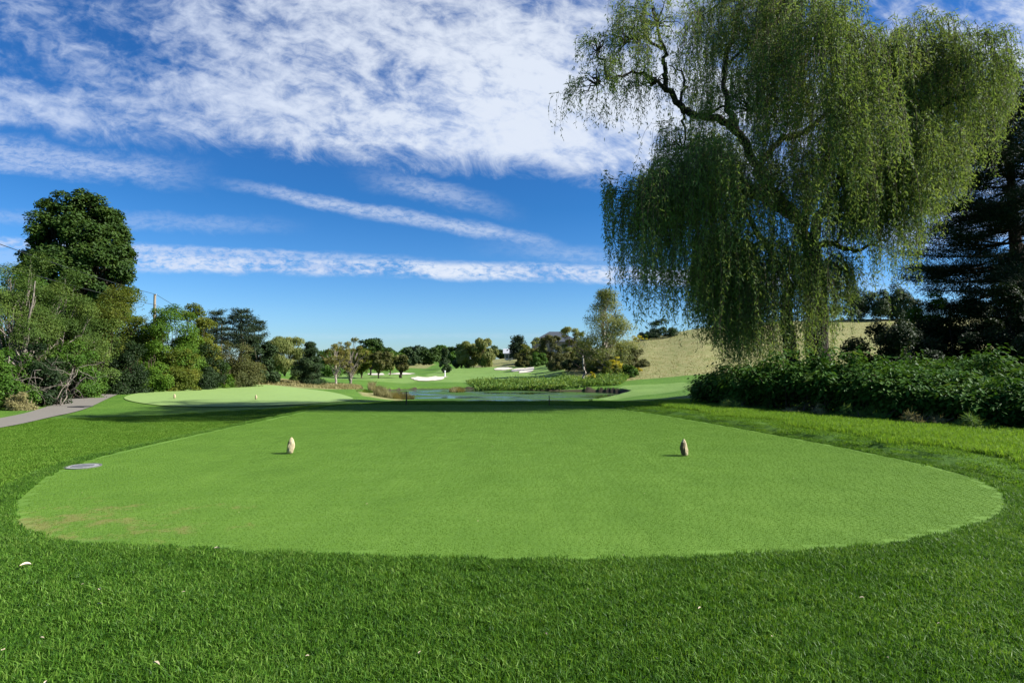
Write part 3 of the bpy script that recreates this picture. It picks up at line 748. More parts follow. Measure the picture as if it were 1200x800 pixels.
# ---- slope right of the green
R_ = [
 ('leafy_shrub','olive bush on the slope right of the grey-roofed cottage',618,140,404,22,'yellowgreen','dome'),
 ('leafy_shrub','brown-green bush at the foot of the slope above the bunkers',616,128,414,26,'brown','dome'),
 ('leafy_shrub','dark rounded bush nearest the upper sand bunkers',632,122,413,22,'midgreen','dome'),
 ('leafy_shrub','yellow-green bushy tree in front of the dark-roofed house',628,135,396,24,'pale','dome'),
 ('leafy_shrub','grey twiggy tree in front of the dark-roofed house',645,128,393,26,'brown','vase'),
 ('leafy_shrub','silvery green tree covering the right end of the dark-roofed house',668,110,384,26,'pale','vase'),
 ('leafy_shrub','yellow-green tree left of the tall pale tree',684,105,389,28,'yellowgreen','dome'),
 ('leafy_shrub','dark brown thicket below the yellow-green trees',655,95,414,34,'brown','dome'),
 ('leafy_shrub','dark thicket behind the small dead tree',677,88,414,40,'dark','dome'),
 ('leafy_shrub','dark bush at the foot of the tall pale tree',706,84,410,36,'midgreen','dome'),
 ('leafy_shrub','brownish round bush on the straw hillside right of the goldenrod',744,80,409,32,'brown','dome'),
 ('leafy_shrub','olive bush below the goldenrod patch',716,72,423,30,'yellowgreen','dome'),
 ('leafy_shrub','small green bush right of the olive bush below the goldenrod',738,70,428,26,'midgreen','dome'),
 ('leafy_shrub','light green bush at the right foot of the tall pale tree',728,82,402,26,'bright','dome'),
]
for k, (nm, lb, px, d, ty, wp_, mt_, sh) in enumerate(R_):
    T('bush' if sh == 'dome' else 'leafy_tree', lb, 'bush' if sh == 'dome' else 'tree', px, d, ty, wp_, LM[mt_], 'brown', sh, 6500, (.0022*d, .0014*d), 26, .28, z0=.03, seed=300+k, part='foliage' if sh == 'dome' else 'crown', bare=1 if sh == 'vase' else 0)
T('poplar_tree', 'tall pale yellow-green tree with an airy pointed crown left of the straw hill', 'tree', 711, 82, 340, 84, LM['pale'], 'pale', 'cone', 24000, (.20, .12), 110, .2, z0=.05, seed=330, fill=.6, trunk_r=.22, lumps=.2)
for px, d, ty, wp_, lb in [(722,76,417,20,'bright yellow goldenrod patch under the tall pale tree'),(748,74,431,9,'small yellow goldenrod tuft at the edge of the straw hillside'),(694,70,436,10,'small yellow flowers behind the small dead tree'),(748,112,390,22,'yellow flowers on the crest of the straw hill left of the willow curtain')]:
    T('goldenrod', lb, 'flowers', px, d, ty, wp_, LM['yellow'], 'brown', 'dome', 1100, (.14, .1), 14, .22, z0=.2, seed=int(px)+1, part='foliage', group='goldenrod in flower', flat=.3)
# small dead tree
def dead():
    rng = np.random.default_rng(3); px, d = 683, 66; x, y = (px-600)/F*d, d; zb = gz(x, y); H = at(px, 414, d)[2]-zb
    root = empty('dead_tree', (x, y, zb-.03)); tag(root, 'small dead tree with a pale broken trunk beyond the pond', 'tree')
    m1, m2 = MB(), MB()
    m1.tube(wob(bez(np.zeros(3), np.array([.3, 0, H*.4]), np.array([-.1, 0, H*.95]), 8), .05, rng), np.linspace(.15, .06, 8), 8)
    for k in range(12):
        t = .3+.65*k/9; a = rng.random()*6.28; l = (.5+.8*rng.random())*H*.35
        p = np.array([.1, 0, H*t]); m2.tube(wob(bez(p, p+np.array([math.cos(a)*l*.5, math.sin(a)*l*.5, l*.1]), p+np.array([math.cos(a)*l, math.sin(a)*l, l*.5]), 6), .04, rng), np.linspace(.07, .02, 6), 5)
    m1.build('trunk', BK['pale'], root); m2.build('branch', BK['dark'], root)
dead()

# ================================================================== behind and right of the willow
T('leafy_tree', 'dark green tree on the hill crest seen under the willow curtain, left one', 'tree', 1008, 120, 338, 76, LM['cedar'], 'brown', 'dome', 14000, (.3, .2), 34, .28, z0=.1, seed=400)
T('leafy_tree', 'dark green tree on the hill crest seen under the willow curtain, right one', 'tree', 1052, 118, 334, 60, LM['cedar'], 'brown', 'dome', 12000, (.3, .2), 34, .28, z0=.1, seed=401)
T('leafy_tree', 'dark tree seen through the willow strands above the straw hill', 'tree', 860, 140, 352, 60, LM['cedar'], 'brown', 'dome', 8000, (.35, .2), 34, .28, z0=.1, seed=402)
T('bush', 'scrub standing in for a dark roof-like shape on the hill crest left of the willow curtain', 'bush', 772, 118, 374, 46, LM['cedar'], 'dark', 'dome', 7000, (.26, .18), 34, .28, z0=.02, seed=403, part='foliage')  # added bush, standing in for a dark roof-like shape
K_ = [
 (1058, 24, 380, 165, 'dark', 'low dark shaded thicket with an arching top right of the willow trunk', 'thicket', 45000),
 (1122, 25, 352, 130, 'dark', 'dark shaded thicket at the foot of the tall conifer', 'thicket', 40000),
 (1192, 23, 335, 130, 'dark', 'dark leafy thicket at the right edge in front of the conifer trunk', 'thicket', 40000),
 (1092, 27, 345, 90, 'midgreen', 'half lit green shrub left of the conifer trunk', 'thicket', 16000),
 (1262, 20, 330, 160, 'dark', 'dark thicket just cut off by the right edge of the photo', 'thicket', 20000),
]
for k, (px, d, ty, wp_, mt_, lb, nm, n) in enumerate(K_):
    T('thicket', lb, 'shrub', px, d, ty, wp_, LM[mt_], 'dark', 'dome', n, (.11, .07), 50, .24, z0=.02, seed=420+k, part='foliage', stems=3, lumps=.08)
# broad-leaved arching shrubs in front (layers of big drooping leaves on cane stems)
def knotweed(px, d, topy, wpx, label, seed, ncane=90):
    rng = np.random.default_rng(seed); x, y = (px-600)/F*d, d; zb = gz(x, y); H = at(px, topy, d)[2]-zb; R = wpx/F*d/2
    root = empty('broadleaf_shrub', (x, y, zb-.02)); tag(root, label, 'shrub', 'broad-leaved shrubs right of the tee')
    PT, AX, NR, VR = [], [], [], []; mb = MB()
    for c in range(ncane):
        a = rng.random()*6.283; q = math.sqrt(rng.random())*.8
        b = np.array([math.cos(a)*R*q, math.sin(a)*R*q*.8, 0]); out = np.array([math.cos(a), math.sin(a), 0])*q+rng.normal(size=3)*.3; out[2] = 0
        h = H*(1-.45*q**2)*(.55+.5*rng.random()+(.28*rng.random() if rng.random() < .3 else 0)); reach = R*(.12+.22*rng.random())+.15
        e = b+out*reach+np.array([0, 0, h*.86]); mid = b+out*reach*.35+np.array([0, 0, h*1.08])
        p = bez(b, mid, e, 14); mb.tube(p[::2], np.linspace(.012, .004, 7), 4)
        tg = unit(np.gradient(p, axis=0)); v0 = rng.random()
        for i in range(2, 14):
            for s in range(7):
                sd = rng.normal(size=3); sd[2] *= .25; sd = unit(sd-tg[i]*(sd@tg[i])*.5)
                tl = .03+.30*rng.random()
                PT.append(p[i]+sd*tl+np.array([0, 0, rng.normal()*.05])); AX.append(unit(sd+tg[i]*.2+np.array([0, 0, -.45-.3*rng.random()])))
                NR.append(unit(np.array([0, 0, 1.])+rng.normal(size=3)*.35+sd*.4)); VR.append(.55*rng.random()+.35*v0+(.1 if i > 10 else 0))
    N = len(PT); PT = np.array(PT); PT[:, 2] = np.maximum(PT[:, 2], .04)
    foliage('foliage', PT, np.array(AX), np.array(NR), .16*(.5+.8*rng.random(N)), .085*(.6+.7*rng.random(N)), LM['knot'], root, rng, np.array(VR))
    mb.build('stem', BK['brown'], root)
KW = [
 (852, 20.8, 436, 64, 'low shrub end of the broad-leaved thicket nearest the pond'),
 (888, 19.8, 420, 94, 'broad-leaved shrub under the left half of the willow curtain'),
 (932, 18.6, 415, 100, 'broad-leaved shrub in front of the willow trunk'),
 (985, 17.6, 412, 105, 'broad-leaved shrub at the highest point of the thicket right of the willow trunk'),
 (1040, 16.6, 424, 110, 'broad-leaved shrub below the dark arching thicket'),
 (1092, 15.7, 436, 110, 'broad-leaved shrub right of centre in the front row, below the conifer'),
 (1145, 14.8, 444, 110, 'broad-leaved shrub near the right edge, second from the end'),
 (1205, 14.0, 450, 120, 'broad-leaved shrub cut by the right edge of the photo'),
 (1160, 17.5, 414, 130, 'taller broad-leaved shrub behind the front row near the right edge'),
 (1085, 19.0, 418, 120, 'shaded broad-leaved shrub behind the front row'),
]
for k, (px, d, ty, wp_, lb) in enumerate(KW):
    knotweed(px, d, ty, wp_*1.15, lb, 500+k, 120)
# dry weeds at the foot of the thicket
for k, (px, d, ty, wp_) in enumerate([(868,18.3,466,60),(942,16.9,468,60),(1010,15.6,474,60),(1078,14.4,480,60),(1140,13.6,486,60)]):
    T('weed_clump', ['wispy pale weeds at the left foot of the thicket','wispy pale weeds below the willow trunk','wispy pale weeds at the middle of the thicket edge','wispy pale weeds right of the middle of the thicket edge','wispy pale weeds at the thicket edge nearest the camera'][k], 'weeds', px, d, ty, wp_, LM['reed' if k % 2 else 'greenreed'], 'brown', 'dome', 1500, (.17, .012), 12, .3, z0=0.02, seed=540+k, stems=3, part='foliage', group='weeds at the foot of the right-hand thicket')

# ================================================================== blades of grass, reeds
def blade_patch(name, n, R, h0, h1, w, mat, seed, lean=.45, square=False):
    rng = np.random.default_rng(seed)
    if square: b = np.column_stack([(rng.random(n)-.5)*2*R, (rng.random(n)-.5)*2*R, np.zeros(n)])
    else:
        a = rng.random(n)*6.283; q = np.sqrt(rng.random(n))*R; b = np.column_stack([np.cos(a)*q, np.sin(a)*q, np.zeros(n)])
    h = h0+(h1-h0)*rng.random(n); a = rng.random(n)*6.283
    dr = np.column_stack([np.cos(a), np.sin(a), np.zeros(n)]); a2 = rng.random(n)*6.283
    sd = np.column_stack([np.cos(a2), np.sin(a2), np.zeros(n)])*(w*(.6+.8*rng.random(n)))[:, None]*.5
    ln = (lean*rng.random(n)**.8)[:, None]*h[:, None]; up = np.array([0, 0, 1.])*h[:, None]
    m_ = b+dr*ln*.3+up*.55; t = b+dr*ln*1.15+up*(1-.25*(ln/h[:, None])**1)
    v = np.stack([b-sd, b+sd, m_+sd*.85, m_-sd*.85, t], 1).reshape(-1, 3); i = np.arange(n)[:, None]*5
    me_o = mk(name, v, [i+np.array([[0, 1, 2, 3]]), i+np.array([[3, 2, 4]])], mat, attrs={'var': ('FACE', np.tile(rng.random(n), 2))})
    COL.objects.unlink(me_o); return me_o
def scatter(name, pts, patch, smin, smax, seed, mat, snap=False):
    """ONE object: points that carry grass tufts through geometry nodes"""
    me = bpy.data.meshes.new(name); me.from_pydata([tuple(p) for p in pts], [], []); me.materials.append(mat)
    o = bpy.data.objects.new(name, me); COL.objects.link(o)
    ng = bpy.data.node_groups.new(name+'_tufts', 'GeometryNodeTree')
    ng.interface.new_socket('Geometry', in_out='INPUT', socket_type='NodeSocketGeometry'); ng.interface.new_socket('Geometry', in_out='OUTPUT', socket_type='NodeSocketGeometry')
    N_, L_k = ng.nodes, ng.links
    gi, go = N_.new('NodeGroupInput'), N_.new('NodeGroupOutput'); oi = N_.new('GeometryNodeObjectInfo'); oi.inputs['Object'].default_value = patch
    ip = N_.new('GeometryNodeInstanceOnPoints'); rv = N_.new('FunctionNodeRandomValue'); rv.data_type = 'FLOAT_VECTOR'
    rv.inputs[0].default_value = (-.03, -.03, 0); rv.inputs[1].default_value = (.03, .03, 6.283); rv.inputs['Seed'].default_value = seed
    r2 = N_.new('FunctionNodeRandomValue'); r2.inputs[2].default_value = smin; r2.inputs[3].default_value = smax; r2.inputs['Seed'].default_value = seed+1
    L_k.new(gi.outputs[0], ip.inputs['Points']); L_k.new(oi.outputs['Geometry'], ip.inputs['Instance'])
    L_k.new(rv.outputs[0], ip.inputs['Rotation']); L_k.new(r2.outputs[1], ip.inputs['Scale']); L_k.new(ip.outputs[0], go.inputs[0])
    if snap:   # keep the tiles of mown blades square to one another
        N_.remove(rv); ri = N_.new('FunctionNodeRandomValue'); ri.data_type = 'INT'; ri.inputs[4].default_value = 0; ri.inputs[5].default_value = 3; ri.inputs['Seed'].default_value = seed
        mm = N_.new('ShaderNodeMath'); mm.operation = 'MULTIPLY'; mm.inputs[1].default_value = math.pi/2; cx = N_.new('ShaderNodeCombineXYZ')
        L_k.new(ri.outputs[2], mm.inputs[0]); L_k.new(mm.outputs[0], cx.inputs[2]); L_k.new(cx.outputs[0], ip.inputs['Rotation'])
    md = o.modifiers.new('tufts', 'NODES'); md.node_group = ng
    return o
def grass_mat(name, stops, transl=.3, spec=.4, rough=.42, big=.55, mid=.35, worn=False):
    m, nt = newmat(name); g = G(nt); pos = g.pos()
    v = g.attr('var'); nz = g.noise(pos, 1.3, 4, .6); n2 = g.noise(pos, 9, 3, .6)
    f = g.m('ADD', g.m('MULTIPLY', v, .6), g.m('ADD', g.m('MULTIPLY', g.m('SUBTRACT', nz, .3), big), g.m('MULTIPLY', g.m('SUBTRACT', n2, .3), mid)), clamp=True)
    c = g.ramp(f, stops)
    if worn: c = worn_mix(g, pos, c)
    p = g.pbr(c, rough, spec)
    t = g.n('ShaderNodeBsdfTranslucent'); g.put(t.inputs[0], g.mix(1, c, (1.2, 1.15, .5), 'MULTIPLY'))
    mx = g.n('ShaderNodeMixShader'); mx.inputs[0].default_value = transl; nt.links.new(p, mx.inputs[1]); nt.links.new(t.outputs[0], mx.inputs[2]); g.out(mx.outputs[0]); return m
GM_R = grass_mat('rough_grass_blade', [(0, (.010, .042, .003)), (.42, (.050, .138, .010)), (.7, (.13, .255, .03)), (.96, (.24, .33, .09)), (1, (.42, .38, .18))], .35, .2, .5)
GM_T = grass_mat('tee_grass_blade', [(0, (.038, .10, .008)), (.5, (.108, .215, .021)), (1, (.21, .335, .055))], .25, .15, .6, .42, .2, True)
GM_M = grass_mat('mid_grass_blade', [(0, (.045, .115, .010)), (.5, (.10, .21, .02)), (1, (.20, .30, .055))], .4, .12, .6)
GM_L = grass_mat('long_grass_blade', [(0, (.07, .15, .012)), (.5, (.13, .25, .025)), (1, (.24, .34, .07))], .45, .12, .6)
def grid_pts(x0, x1, y0, y1, s, rng, j=1.):
    X, Y = np.meshgrid(np.arange(x0, x1, s), np.arange(y0, y1, s)); X, Y = X.ravel(), Y.ravel()
    return X+(rng.random(X.size)-.5)*s*j, Y+(rng.random(X.size)-.5)*s*j
rng = np.random.default_rng(5)
def infov(X, Y, lo, hi): 
    r = np.hypot(X, Y); return (r > lo) & (r < hi) & (np.abs(X) < Y*1.05+1.2) & (Y > 1.2)
def add_pts(X, Y, k): return np.column_stack([X[k], Y[k], bank(X[k], Y[k])-.003])
X, Y = grid_pts(-9, 9, 1.2, 9.5, .12, rng); sd_ = sdist(X, Y, TEE)
k = infov(X, Y, 0, 8.2) & (sd_ > .11)
X, Y = X[k], Y[k]
def edge_pts(off, step):
    e = np.roll(TEE, -1, 0)-TEE; L_ = np.linalg.norm(e, axis=1); out = []
    for i in range(len(TEE)):
        for t in np.arange(0, 1, step/L_[i]):
            nrm_ = np.array([-e[i, 1], e[i, 0]])/L_[i]*-1; out.append(TEE[i]+e[i]*t+nrm_*off)
    out = np.array(out); return out+rng.normal(size=out.shape)*.012
EP = np.vstack([edge_pts(o_, .06) for o_ in (-.10, .10)]); EP = EP[(sdist(EP[:, 0], EP[:, 1], TEE) > .06) & infov(EP[:, 0], EP[:, 1], 0, 24)]
X = np.concatenate([X, EP[:, 0]]); Y = np.concatenate([Y, EP[:, 1]]); k = X < 99
tag(scatter('grass', add_pts(X, Y, k), blade_patch('grass_tuft', 400, .13, .018, .050, .0048, GM_R, 1, .95), .75, 1.25, 1, GM_R), kind='stuff'); print('near tufts', k.sum())
X, Y = grid_pts(-26, 22, 4, 30, .26, rng); sd_ = sdist(X, Y, TEE); s2 = sdist(X, Y, TEE2); s3 = sdist(X, Y, PATHP)
k = infov(X, Y, 8.0, 27) & (sd_ > .17) & (s2 > .2) & (s3 > .05)
tag(scatter('grass', add_pts(X, Y, k), blade_patch('grass_tuft', 330, .24, .02, .042, .0085, GM_M, 2, 1.1), .7, 1.25, 2, GM_M), kind='stuff'); print('mid tufts', k.sum())
# longer grass on the lip below the thicket
X, Y = grid_pts(3, 17, 8, 24, .22, rng); sd_ = sdist(X, Y, TEE); nz = np.sin(X*2.1+Y)*np.sin(Y*1.7-X*.6)
k = infov(X, Y, 9, 26) & (sd_ > .9+.35*nz) & (sd_ < 5.5) & (X/Y > .24)
tag(scatter('grass', add_pts(X, Y, k), blade_patch('grass_tuft', 260, .2, .05, .13, .008, GM_L, 3, .8), .6, 1.3, 3, GM_L), kind='stuff'); print('long tufts', k.sum())
X, Y = grid_pts(-7, 7, 4, 23, .15, rng, 0); sd_ = sdist(X, Y, TEE)
k = infov(X, Y, 0, 40) & (sd_ < -.09)
tag(scatter('grass', add_pts(X, Y, k)+np.array([0, 0, .007]), blade_patch('grass_tuft', 330, .076, .006, .010, .003, GM_T, 4, 1.0, True), 1, 1, 4, GM_T, True), kind='stuff'); print('tee tufts', k.sum())

def reeds(name, label, cat, px, d, wpx, topy, n, mat, seed, bw=.03, group=None, depth=1.5, kind=None, zb=None):
    rng = np.random.default_rng(seed); x, y = (px-600)/F*d, d; g0 = gz(x, y) if zb is None else zb
    H = at(px, topy, d)[2]-g0; R = wpx/F*d/2
    a = rng.random(n)*6.283; q = np.sqrt(rng.random(n)); bx_, by_ = np.cos(a)*q*R, np.sin(a)*q*depth
    bz = bank(x+bx_, y+by_)-g0; bz = np.maximum(bz, WZ-g0-.1)
    b = np.column_stack([bx_, by_, bz]); h = H*(1-.45*q**2)*(.55+.5*rng.random(n)); l = (rng.normal(size=(n, 2))*.22)*h[:, None]
    up = np.column_stack([np.zeros(n), np.zeros(n), h]); dr = np.column_stack([l, np.zeros(n)])
    s_ = np.column_stack([np.cos(a), np.sin(a)*.4, np.zeros(n)])*bw*.5
    m_ = b+dr*.35+up*.6; t = b+dr*1.3+up*.97
    v = np.stack([b-s_, b+s_, m_+s_*.8, m_-s_*.8, t], 1).reshape(-1, 3); i = np.arange(n)[:, None]*5
    o = mk(name, v, [i+np.array([[0, 1, 2, 3]]), i+np.array([[3, 2, 4]])], mat, None, (x, y, g0), {'var': ('FACE', np.tile(rng.random(n), 2))})
    return tag(o, label, cat, group, kind)
reeds('reed_clump', 'brownish reed clump standing in the pond at its far shore', 'reeds', 536, 57, 19, 450.5, 1500, LM['reed'], 1, .05, zb=WZ, depth=1.0)
reeds('reed_clump', 'olive reed clump at the left end of the pond', 'reeds', 442, 49, 18, 449, 1300, LM['reed'], 2, .05, group='dry reeds at the left end of the pond')
reeds('reed_clump', 'straw-coloured dry grass clump at the left shore of the pond', 'reeds', 462, 43, 46, 457, 2200, LM['reed'], 3, .035, group='dry reeds at the left end of the pond')
reeds('reed_clump', 'short dry grass tuft left of the pond below the cedar', 'reeds', 428, 46, 16, 455, 1500, LM['greenreed'], 4, .035)
reeds('wooden_sprig', 'thin pale grass tuft behind the right end of the tee', 'grass', 692, 24.5, 5, 466, 60, LM['greenreed'], 5, .012, depth=.1).name = 'grass_tuft'
# marsh plants on the far bank as one green mass
def bankplants():
    rng = np.random.default_rng(9); n = 34000
    px = 520+rng.random(n)*225; d = 59+rng.random(n)**1.2*13
    k = (rng.random(n) < .55+.45*np.sin(px*.11+d*.9)*np.sin(d*1.7-px*.05)+.25) & (px > 560-(d-58)*1.0) & (px < 742-(72-d)*1.2); px, d = px[k], d[k]; x = (px-600)/F*d; n = len(x); z = bank(x, d); z = np.maximum(z, WZ)
    hN = .12+.5*np.clip(np.sin(x*.9+d)*np.sin(x*.37-d*.8)+.5, 0, 1); h = hN*rng.random(n)**.7*(.35+.65*np.clip((px-530)/70, 0, 1))*np.where(rng.random(n) < .05, 1.9, 1)
    p = np.column_stack([x, d, z+h*.9]); ax = unit(rdir(n, rng)+np.array([0, 0, .9]))
    v, f, a = leaves(p, ax, rdir(n, rng)+np.array([0, -.4, .5]), .26, .11, rng)
    return tag(mk('marsh_plants', v, [f], LM['greenreed'], attrs={'var': ('FACE', a)}), kind='stuff')
bankplants()
# tall dry grass on the hillside and in the meadow patches, one mass
def meadow():
    rng = np.random.default_rng(19); n = 18000
    px = np.concatenate([640+rng.random(n)*460, 290+rng.random(9000)*135]); d = np.concatenate([66+rng.random(n)**1.0*50, 47+rng.random(9000)*12])
    x = (px-600)/F*d; msk = np.maximum(inside(x, d, pd([(672,72),(700,66),(760,66),(830,67),(1000,68),(1300,60),(1900,60),(2000,260),(700,260),(640,160),(655,110)])), inside(x, d, pd([(290,46),(330,44),(400,46),(428,52),(420,60),(360,62),(300,66),(240,60)]))) > 0
    x, d = x[msk], d[msk]; n = len(x); z = bank(x, d)
    p = np.column_stack([x, d, z-.02]); ax = unit(rng.normal(size=(n, 3))*.3+np.array([0, 0, 1.]))
    v, f, a = leaves(p, ax, rdir(n, rng)+np.array([0, -.8, .2]), .08+.16*rng.random(n), .06, rng)
    return tag(mk('meadow_grass', v, [f], LM['reed'], attrs={'var': ('FACE', .3+.7*a)}), kind='stuff')
meadow()

# ================================================================== bunkers
bunker([(482,86),(500,80),(518,86),(524,94),(512,98),(500,94),(488,96)])
bunker([(430,118),(440,108),(450,112),(448,124),(434,126)])
bunker([(455,120),(470,110),(486,112),(484,124),(466,126)])
bunker([(580,120),(590,116),(600,118),(598,126),(584,128)])
bunker([(600,110),(612,108),(620,112),(618,119),(603,119)])
bunker([(608,100),(622,104),(626,120),(616,121)])

# ================================================================== small made things
WOOD = plain('marker_wood', (.40, .33, .20), .8, .2, .35, 14, .6)
WOOD2 = plain('marker_bark_shade', (.10, .08, .045), .9, .1, .4, 20, .8)
def marker(px, py, hpx, z, seed, label, group, lean=0., b0=.40, b1=.62):
    """rough hewn wooden wedge with bark on one flank, which also paints its shaded side dark"""
    rng = np.random.default_rng(seed); x, y = gp(px, py, z); d = y; h = hpx/F*d
    r = h*.22; n = 12; prof = [(0, .62), (.04, .82), (.18, .92), (.35, 1.0), (.52, .95), (.68, .8), (.82, .62), (.93, .40), (1.0, .18)]
    bm = []; w = rng.normal(size=(len(prof), n))*.07
    for i, (t, k) in enumerate(prof):
        for j in range(n):
            a = j*2*math.pi/n; rad = r*k*(1+w[i, j]+.12*math.cos(3*a+1))
            bm.append((math.cos(a)*rad+lean*t*h+.10*h*math.sin(t*3.1)*(-1 if lean < 0 else 1)*.4, math.sin(a)*rad*1.4, t*h))
    bm = np.array(bm); k_ = len(prof)
    root = empty('tee_marker', (x, y, z+.004)); tag(root, label, 'tee marker', group)
    f = [(i*n+j, i*n+(j+1) % n, (i+1)*n+(j+1) % n, (i+1)*n+j) for i in range(k_-1) for j in range(n)]
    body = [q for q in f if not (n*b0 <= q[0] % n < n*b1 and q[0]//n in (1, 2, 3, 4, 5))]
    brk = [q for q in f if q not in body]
    top = np.vstack([bm, [bm[-n:].mean(0)+np.array([0, 0, .01])]])
    mk('post', top, [np.array(body), np.array([((k_-1)*n+j, (k_-1)*n+(j+1) % n, k_*n) for j in range(n)])], WOOD, root)
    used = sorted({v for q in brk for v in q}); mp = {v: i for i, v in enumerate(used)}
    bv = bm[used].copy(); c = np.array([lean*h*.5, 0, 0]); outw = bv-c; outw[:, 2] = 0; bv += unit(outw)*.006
    mk('bark_shade_strip', bv, [np.array([[mp[v] for v in q] for q in brk])], WOOD2, root)
    mb = MB(); mb.tube([(0, 0, -.02), (0, 0, .03)], r*.5, 8); mb.build('foot', WOOD2, root)
marker(340, 531, 18, .01, 1, 'pale rough-hewn wooden tee marker on the left of the near tee, leaning slightly', 'tee markers on the near tee', .08, .42, .6)
marker(802.5, 533.5, 18.5, .01, 2, 'rough-hewn wooden tee marker with a dark shaded side on the right of the near tee', 'tee markers on the near tee', -.05, .4, .72)  # dark bark widened here to put the shaded side into the colour
marker(204.5, 466.5, 5, -.26, 3, 'tiny pinkish tee marker on the left of the small far tee', 'tee markers on the small far tee')
marker(300, 467.5, 5, -.26, 4, 'tiny whitish tee marker on the right of the small far tee', 'tee markers on the small far tee')

# irrigation valve cover
def cover():
    x, y = gp(97, 547, 0); root = empty('valve_cover', (x, y, .012)); tag(root, 'flat round grey valve cover set into the left side of the tee', 'cover')
    PL = plain('grey_plastic', (.26, .26, .25), .6, .3, .12, 20, .1)
    mb = MB(); mb.tube([(0, 0, -.02), (0, 0, .004)], [.20, .20], 40); mb.build('lid', PL, root)
    n = 40; an = np.arange(n)*2*math.pi/n; v = []
    for r, z in ((.207, -.02), (.207, .006), (.232, .006), (.232, -.02)): v += [(math.cos(a)*r, math.sin(a)*r, z) for a in an]
    f = [(k*n+j, k*n+(j+1) % n, (k+1)*n+(j+1) % n, (k+1)*n+j) for k in range(3) for j in range(n)]
    mk('rim', v, [np.array(f)[:, ::-1]], plain('dark_plastic', (.12, .12, .115), .6, .3, .1), root)
    mb = MB()
    for k in range(7): mb.box((0, -.12+.04*k, .0065), (.30-.02*abs(k-3)**1.6, .012, .005))
    mb.build('grip_ridge', PL, root)
cover()
# low drain cover on the cart path
def drain():
    x, y = gp(94, 478, -.45); z = gz(x, y)+.035; root = empty('drain_cover', (x, y, z)); tag(root, 'small dark drain grate in the cart path', 'drain')
    DK = plain('cast_iron', (.04, .04, .042), .6, .4, .2)
    mb = MB(); 
    for s in (-1, 1): mb.box((s*.33, 0, .006), (.06, .56, .03)); mb.box((0, s*.25, .006), (.6, .06, .03))
    mb.build('frame', DK, root); mb = MB()
    for k in range(8): mb.box((-.26+.075*k, 0, .004), (.035, .44, .02))
    mb.build('grate', DK, root)
drain()
# fallen leaves
DL = plain('dry_leaf', (.55, .46, .32), .8, .2, .3, 30, .2)
def leaf_mesh(L, W, seed):
    rng = np.random.default_rng(seed); n = 9; t = np.linspace(0, 1, n); w = W*np.sin(np.pi*t**.8)**.8*.5+.0006
    curl = .012*np.sin(t*3+rng.random())+.003*rng.normal(size=n); v = []
    for i in range(n): v += [((t[i]-.5)*L, -w[i], curl[i]+w[i]*.45), ((t[i]-.5)*L, 0, curl[i]), ((t[i]-.5)*L, w[i], curl[i]+w[i]*.35)]
    f = [(3*i+j, 3*i+j+1, 3*i+j+4, 3*i+j+3) for i in range(n-1) for j in range(2)]
    return v, np.array(f)
spots_l = [(30,662,.075,0),(117,690,.04,1),(117,707,.03,1),(97,684,.02,1),(255,642,.05,1),(183,777,.045,1),(49,747,.03,1),(4,761,.03,1),(54,799,.03,1),(215,693,.02,1),(360,768,.02,1),(492,764,.025,1),(640,742,.025,1),(730,650,.02,1),(755,578,.03,2),(577,523,.03,2),(96,577,.02,2),(783,513,.03,2),(690,690,.02,1),(820,712,.025,1),(905,745,.02,1),(1010,700,.03,1),(1100,730,.02,1),(1040,770,.03,1),(560,610,.02,2),(430,590,.02,2),(930,560,.025,2),(280,600,.02,2)]
proto = None
for k, (px, py, L, kd) in enumerate(spots_l):
    z0 = .05 if kd < 2 else .02
    x, y = gp(px, py, z0)
    if proto is None or kd == 0 or k == 1:
        v, f = leaf_mesh(1, .42, k); o = mk('fallen_leaf', np.array(v)*np.array([1, 1, 2.5]), [f], DL); proto = o
    else:
        o = proto.copy(); COL.objects.link(o)
    o.location = (x, y, z0); o.scale = (L,)*3; o.rotation_euler = (random.uniform(-.3, .3), random.uniform(-.3, .3), random.uniform(0, 6.28))
    tag(o, {0: 'largest pale fallen leaf, on the dark grass at lower left', 1: 'small pale fallen leaf lying on the dark rough grass in front of the tee', 2: 'small pale fallen leaf lying on the mown tee'}[kd], 'leaf',
        {0: 'largest fallen leaf', 1: 'fallen leaves on the rough grass', 2: 'fallen leaves on the tee'}[kd])
# stakes at the back of the tee
STK = plain('weathered_stake', (.11, .075, .045), .85, .1, .3, 10, .5)
def stake(px, py, hpx, label, r=.03):
    x, y = gp(px, py, 0); z = gz(x, y); h = hpx/F*y; mb = MB(); mb.tube([(0, 0, -.05), (.01, 0, h*.5), (0, 0, h*.95), (0, 0, h)], [r, r*.95, r*.8, r*.3], 7)
    tag(mb.build('wooden_stake', STK, None, (x, y, z)), label, 'stake')
stake(476, 474.5, 16, 'thin brown wooden stake at the back edge of the tee in front of the pond', .025)
stake(643.5, 475, 12, 'short dark stake at the back right edge of the tee', .018)
# white yardage post at the far bunker
def post():
    px, d = 521.5, 93; x, y = (px-600)/F*d, d; z = gz(x, y); root = empty('marker_post', (x, y, z)); tag(root, 'small white marker post at the right end of the big sand bunker', 'post')
    W = plain('white_paint', (.8, .8, .78), .5, .3, .05); mb = MB(); mb.tube([(0, 0, 0), (0, 0, .9)], .09, 10); mb.build('post', W, root)
    mb = MB(); mb.tube([(0, 0, .902), (0, 0, 1.0), (0, 0, 1.05)], [.14, .12, .03], 10); mb.build('cap', W, root)
post()

